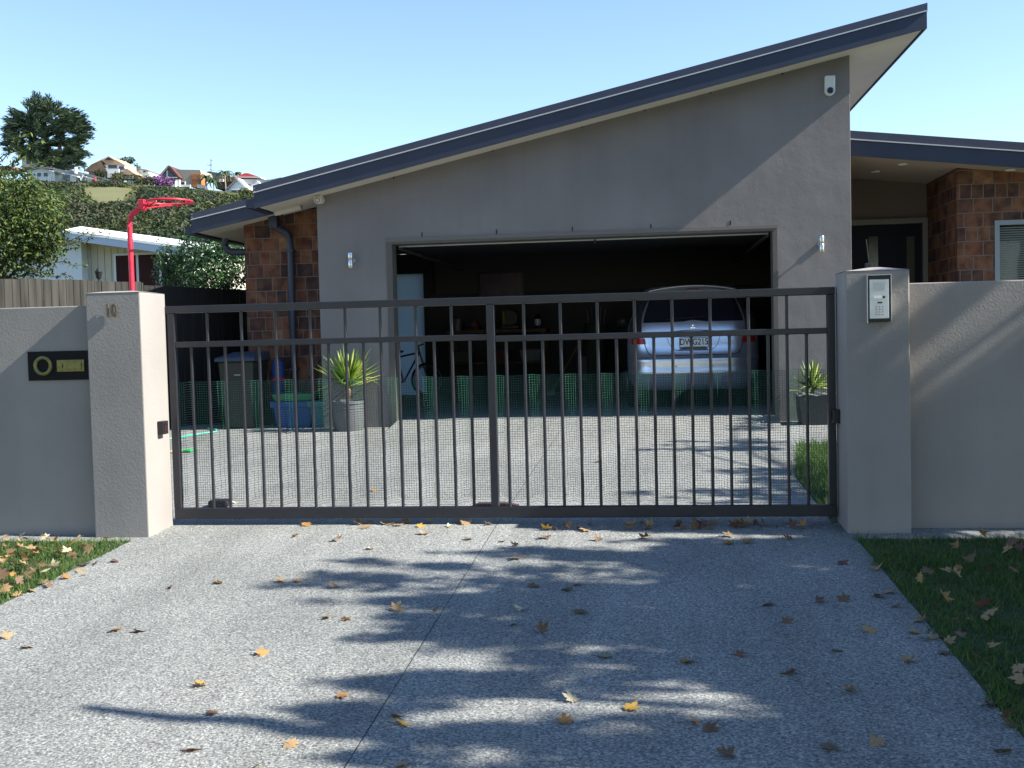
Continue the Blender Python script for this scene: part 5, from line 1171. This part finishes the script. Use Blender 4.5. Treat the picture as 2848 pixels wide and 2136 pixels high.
# shade streaks on the paving behind the gate
for (x0, x1, y, n_) in ((-.2,1.2,10.9,46),(.1,1.3,11.4,30),(-.4,1.1,8.35,34),(.3,1.15,8.0,28),(.5,1.2,9.4,30),(.7,1.25,8.9,20),(.8,1.3,12.6,16)):
    for k in range(n_):
        x = rnd.uniform(x0, x1); x = x0+(x1-x0)*sqrt((x-x0)/(x1-x0)); q = Vector((x, y+rnd.gauss(0,.12), gz(x, y))); p = q+SUN*((rnd.uniform(4.6,5.6)-q.z)/SUN.z)
        leaf_cloud(cr, p, (.14,.08,.07), 10, .055, rnd, 2, shell=.1)
    hubs.append(p)
for h_ in hubs:
    s0 = TOP.lerp(Vector((8.2,3.4,4.6)), rnd.random()); mid = s0.lerp(h_, .5)+Vector((0,0,.4)); limb(tk, s0, mid, .05, .03, rnd, 4); limb(tk, mid, h_, .03, .008, rnd, 4)
# long branch shadow low on the left of the drive
ga, gb_ = on_ground(190*1.2875, 1530*1.2875), on_ground(1000*1.2875, 1600*1.2875)
pa, pb = ga+SUN*((4.3-ga.z)/SUN.z), gb_+SUN*((4.9-gb_.z)/SUN.z)
limb(tk, pb, pa, .075, .03, rnd, 8, wig=.03); limb(tk, TOP, pb, .06, .045, rnd, 6)
# extra unseen canopy, added over and behind the viewpoint to block sky light
for k in range(1500):
    a_ = rnd.uniform(0, 2*pi); q_ = sqrt(rnd.random()); x = 4.2+6.5*q_*cos(a_); y = -3.2+5.0*q_*sin(a_); z = 4.6+rnd.random()*3.2*(1.15-q_)
    leaf_cloud(cr, (x, y, z), (.42,.42,.3), 14, .13, rnd, 2, shell=.2)
    if k % 80 == 0: limb(tk, TOP, (x, y, z), .06, .012, rnd, 6)
tk.build('trunk', BARK, stt, smooth=True); cr.build('crown', ML, stt)

# unseen trees added behind the camera to cut the sky fill
for i, (x, y, r_, lab) in enumerate(((-3.5, -13, 4.6, 'unseen leafy tree added behind the viewpoint at the left to block sky light'), (6.5, -11, 4.2, 'unseen leafy tree added behind the viewpoint at the right to block sky light'), (-13, -10, 4.4, 'unseen leafy tree added far to the left behind the viewpoint to block sky light'))):
    ball_tree('unseen_shade_tree', (x, y, 6.0), (r_, r_*.8, 4.2), 2600, .28, [ML[0], HG[0]], lab, 'tree', 200+i, trunk_r=.3, base=-.1)

# ================================================================== FALLEN LEAVES
LC = {'y': ((.44,.27,.05),'yellow'), 'o': ((.36,.18,.05),'orange'), 't': ((.33,.22,.11),'tan'), 'b': ((.15,.09,.05),'brown'), 'p': ((.50,.43,.29),'pale cream'), 'r': ((.14,.065,.05),'reddish brown')}
lmats = {k: mat('leaf_'+v[1].replace(' ', '_'), v[0], rough=.7, trans=.2, var=.25, vscale=25) for k, v in LC.items()}
def leaf_mesh(seed, m):
    r_ = random.Random(seed); me = bpy.data.meshes.new('maple_leaf'); R_ = []
    lob = [(-150,.55),(-95,.85),(-50,.95),(0,1.1),(50,.95),(95,.85),(150,.55)]
    pts = []
    for i, (a, l) in enumerate(lob):
        l *= r_.uniform(.8, 1.1)
        pts.append((a-17, l*.66)); pts.append((a-9, l*.72)); pts.append((a, l*.95)); pts.append((a+9, l*.74)); pts.append((a+17, l*.64))
        if i < len(lob)-1: pts.append(((a+lob[i+1][0])/2, .46))
    curl = r_.choice((.15, .5, .9, 1.4, 2.0)); tw = r_.uniform(-.6, .6); ax_ = r_.uniform(0, pi)
    vs = [(0, 0, .08)]
    def zf(x, y):
        u = x*cos(ax_)+y*sin(ax_); v = -x*sin(ax_)+y*cos(ax_); return .08+curl*u*u*.8+tw*u*v+.05*sin(5*v)
    for a, l in pts:
        x, y = l*sin(radians(a))*.5, l*cos(radians(a))*.5; vs.append((x*.55, y*.55, zf(x*.55, y*.55)))
    for a, l in pts:
        x, y = l*sin(radians(a))*.5, l*cos(radians(a))*.5; vs.append((x, y, zf(x, y)))
    n_ = len(pts); fs = [(0, 1+i, 2+i) for i in range(n_-1)]+[(1+i, 1+n_+i, 2+n_+i, 2+i) for i in range(n_-1)]
    s = len(vs); vs += [(-.01, 0, .08), (.01, 0, .08), (.02+tw*.2, -.55, .12), (tw*.2, -.55, .12)]; fs.append((s, s+1, s+2, s+3))
    me.from_pydata(vs, [], fs); me.materials.append(m); me.update(); return me
LM = {k: [leaf_mesh(100+i, lmats[k]) for i in range(8)] for k in LC}
rnd = random.Random(77)
def put_leaf(p, k, size, flat=.25):
    o = bpy.data.objects.new('fallen_leaf', rnd.choice(LM[k])); C.objects.link(o)
    o.location = (p[0], p[1], p[2]+.004+.1*flat*size*.5); s = size; o.scale = (s, s, s)
    o.rotation_euler = (rnd.gauss(0, flat), rnd.gauss(0, flat), rnd.uniform(0, 2*pi)); o['category'] = 'leaf'; return o
A4 = "1320,100,o 1275,148,o 1447,166,t 1600,202,p 1548,95,t 1600,90,t 1690,95,t 1755,88,o 1810,105,y 1860,85,t 1940,105,p 1975,85,t 2010,95,t 1825,135,t 2115,95,t 1580,108,t 1660,92,t 1715,100,t 2030,160,b 2170,170,o 495,256,r 365,313,p 285,330,o 340,297,t 410,268,b 370,275,b 180,352,t 215,360,b 135,385,t 75,403,t 740,370,r 940,352,t 1205,343,t 1290,342,t 1445,368,b 1420,498,o 1490,510,o 1715,467,t 1885,465,b 510,551,o 590,560,r 25,588,t 125,630,t 1128,660,o 868,792,y 1475,838,o 925,913,b 1705,927,o 1730,960,y 825,1075,o 1250,1050,t 1130,1135,t 1745,1138,t"
A5s = "155,118,y 320,122,t 145,152,b 375,163,b 580,154,b 850,115,b 935,182,o 935,145,t 1015,173,o 1205,158,b 1190,107,p 20,187,b 15,242,b 95,365,b 235,380,b 280,357,b 40,463,p 290,475,b 10,530,b 125,560,b 1430,262,r 1110,447,b 1330,430,r 1440,425,b 1590,408,b 1625,390,t 1570,293,t 1650,450,b 1185,518,b 1540,560,t 1740,565,t 1765,515,t 390,670,t 745,690,o 990,665,r 1410,645,t 1860,652,b 1815,590,t 1885,605,t 1210,742,b 1720,685,t 1470,815,t 260,857,p 515,897,y 230,952,o 790,957,o 840,982,b 1580,1048,t 1360,1060,b 920,1100,b 2060,880,b 2150,930,b 2125,1080,o 2160,960,b"
drive_leaves = []
for s_, ox in ((A4, 0), (A5s, 1424)):
    for e_ in s_.split():
        x, y, k = e_.split(','); X_, Y_ = ox+float(x)/1.5534, 1400+float(y)/1.5534; p = on_ground(X_, Y_)
        sz = .108 if p.y > 6 else .10
        if k == 'p' and x == '1190': sz = .045
        drive_leaves.append((X_, Y_, k, put_leaf(p, k, sz*rnd.uniform(.75, 1.1))))
def zone(X_, Y_):
    v = 'under the gate' if Y_ < 1478 else ('just before the gate' if Y_ < 1560 else ('midway down the drive' if Y_ < 1740 else ('on the near driveway' if Y_ < 1950 else 'lowest in the picture')))
    h_ = 'at the far left' if X_ < 420 else ('left of the joint line' if X_ < 1050 else ('near the joint line' if X_ < 1500 else ('in the right half' if X_ < 2050 else 'by the right verge')))
    return v, h_
groups = {}
for (X_, Y_, k, o) in drive_leaves:
    v, h_ = zone(X_, Y_); groups.setdefault((k, v, h_), []).append((X_, o))
ORD = ['leftmost', 'second from left', 'third from left', 'fourth from left', 'fifth from left', 'sixth from left', 'seventh from left', 'eighth from left']
for (k, v, h_), L_ in groups.items():
    L_.sort(key=lambda a: a[0]); base = f"{LC[k][1]} leaf {v} {h_}"
    for i, (X_, o) in enumerate(L_):
        o['group'] = 'fallen leaves on the driveway'
        o['label'] = base if len(L_) == 1 else f"{base}, {ORD[i]}"
def nth(i): return f"{i}{'th' if 10 <= i % 100 <= 20 else {1: 'st', 2: 'nd', 3: 'rd'}.get(i % 10, 'th')}"
def scatter(n_, fn, place, bands, grp, ks, size=.09, lift_=0.0, flat=.5):
    L_ = {}
    for i in range(n_):
        x, y = fn(); k = rnd.choice(ks); o = put_leaf((x, y, gz(x, y)+lift_+rnd.uniform(0, .02)), k, size*rnd.choice((.6, .8, 1, 1, 1.2))*rnd.uniform(.85, 1.1), flat); o['group'] = grp
        b_ = next((t_ for lim_, t_ in bands if y > lim_), bands[-1][1]); d = Vector((x, y, gz(x, y)))-EYE
        L_.setdefault((k, b_), []).append((d.dot(RT)/d.dot(FW), o))
    for (k, b_), M_ in L_.items():
        M_.sort(key=lambda a: a[0])
        for i, (_, o) in enumerate(M_):
            o['label'] = f"{LC[k][1]} leaf {place}{b_}"+("" if len(M_) == 1 else f", {nth(i+1)} from left of {len(M_)}")
scatter(44, lambda: (rnd.triangular(-.9, 1.2, .3), rnd.uniform(6.98, 7.14)), 'in the drift along the gate foot', ((0, ''),), 'leaves drifted against the gate', 'bbbttro', .10, 0, .6)
def ll():
    while True:
        x, y = rnd.uniform(-4.7, -3.42), rnd.uniform(5.2, 6.65)
        if x > -.63*y-.25: return x, y
scatter(78, ll, 'on the left verge', ((6.15, ' near the wall'), (5.7, ' midway'), (0, ' nearest the viewer')), 'leaves on the left verge', 'tttbbptbo', .095, .03)
scatter(66, lambda: (rnd.uniform(1.28, 2.3), rnd.uniform(3.7, 6.7)), 'on the right verge', ((6.0, ' near the wall'), (4.9, ' midway'), (0, ' nearest the viewer')), 'leaves on the right verge', 'ttbbbrtb', .105, .035)
for (x, y, k, sz, lab) in ((1667,1287,'o',.10,'orange red leaf on the paving behind the gate right of centre'),(1040,1368,'o',.07,'small orange leaf on the paving behind the left half of the gate'),(654,1401,'p',.07,'pale leaf beside the black block behind the gate'),(755,1398,'t',.05,'small tan leaf behind the bottom rail at the left'),(1572,1380,'t',.05,'tiny tan leaf behind the gate right of the centre post')):
    o = put_leaf(on_ground(x, y), k, sz); o['label'] = lab; o['group'] = 'leaves behind the gate'
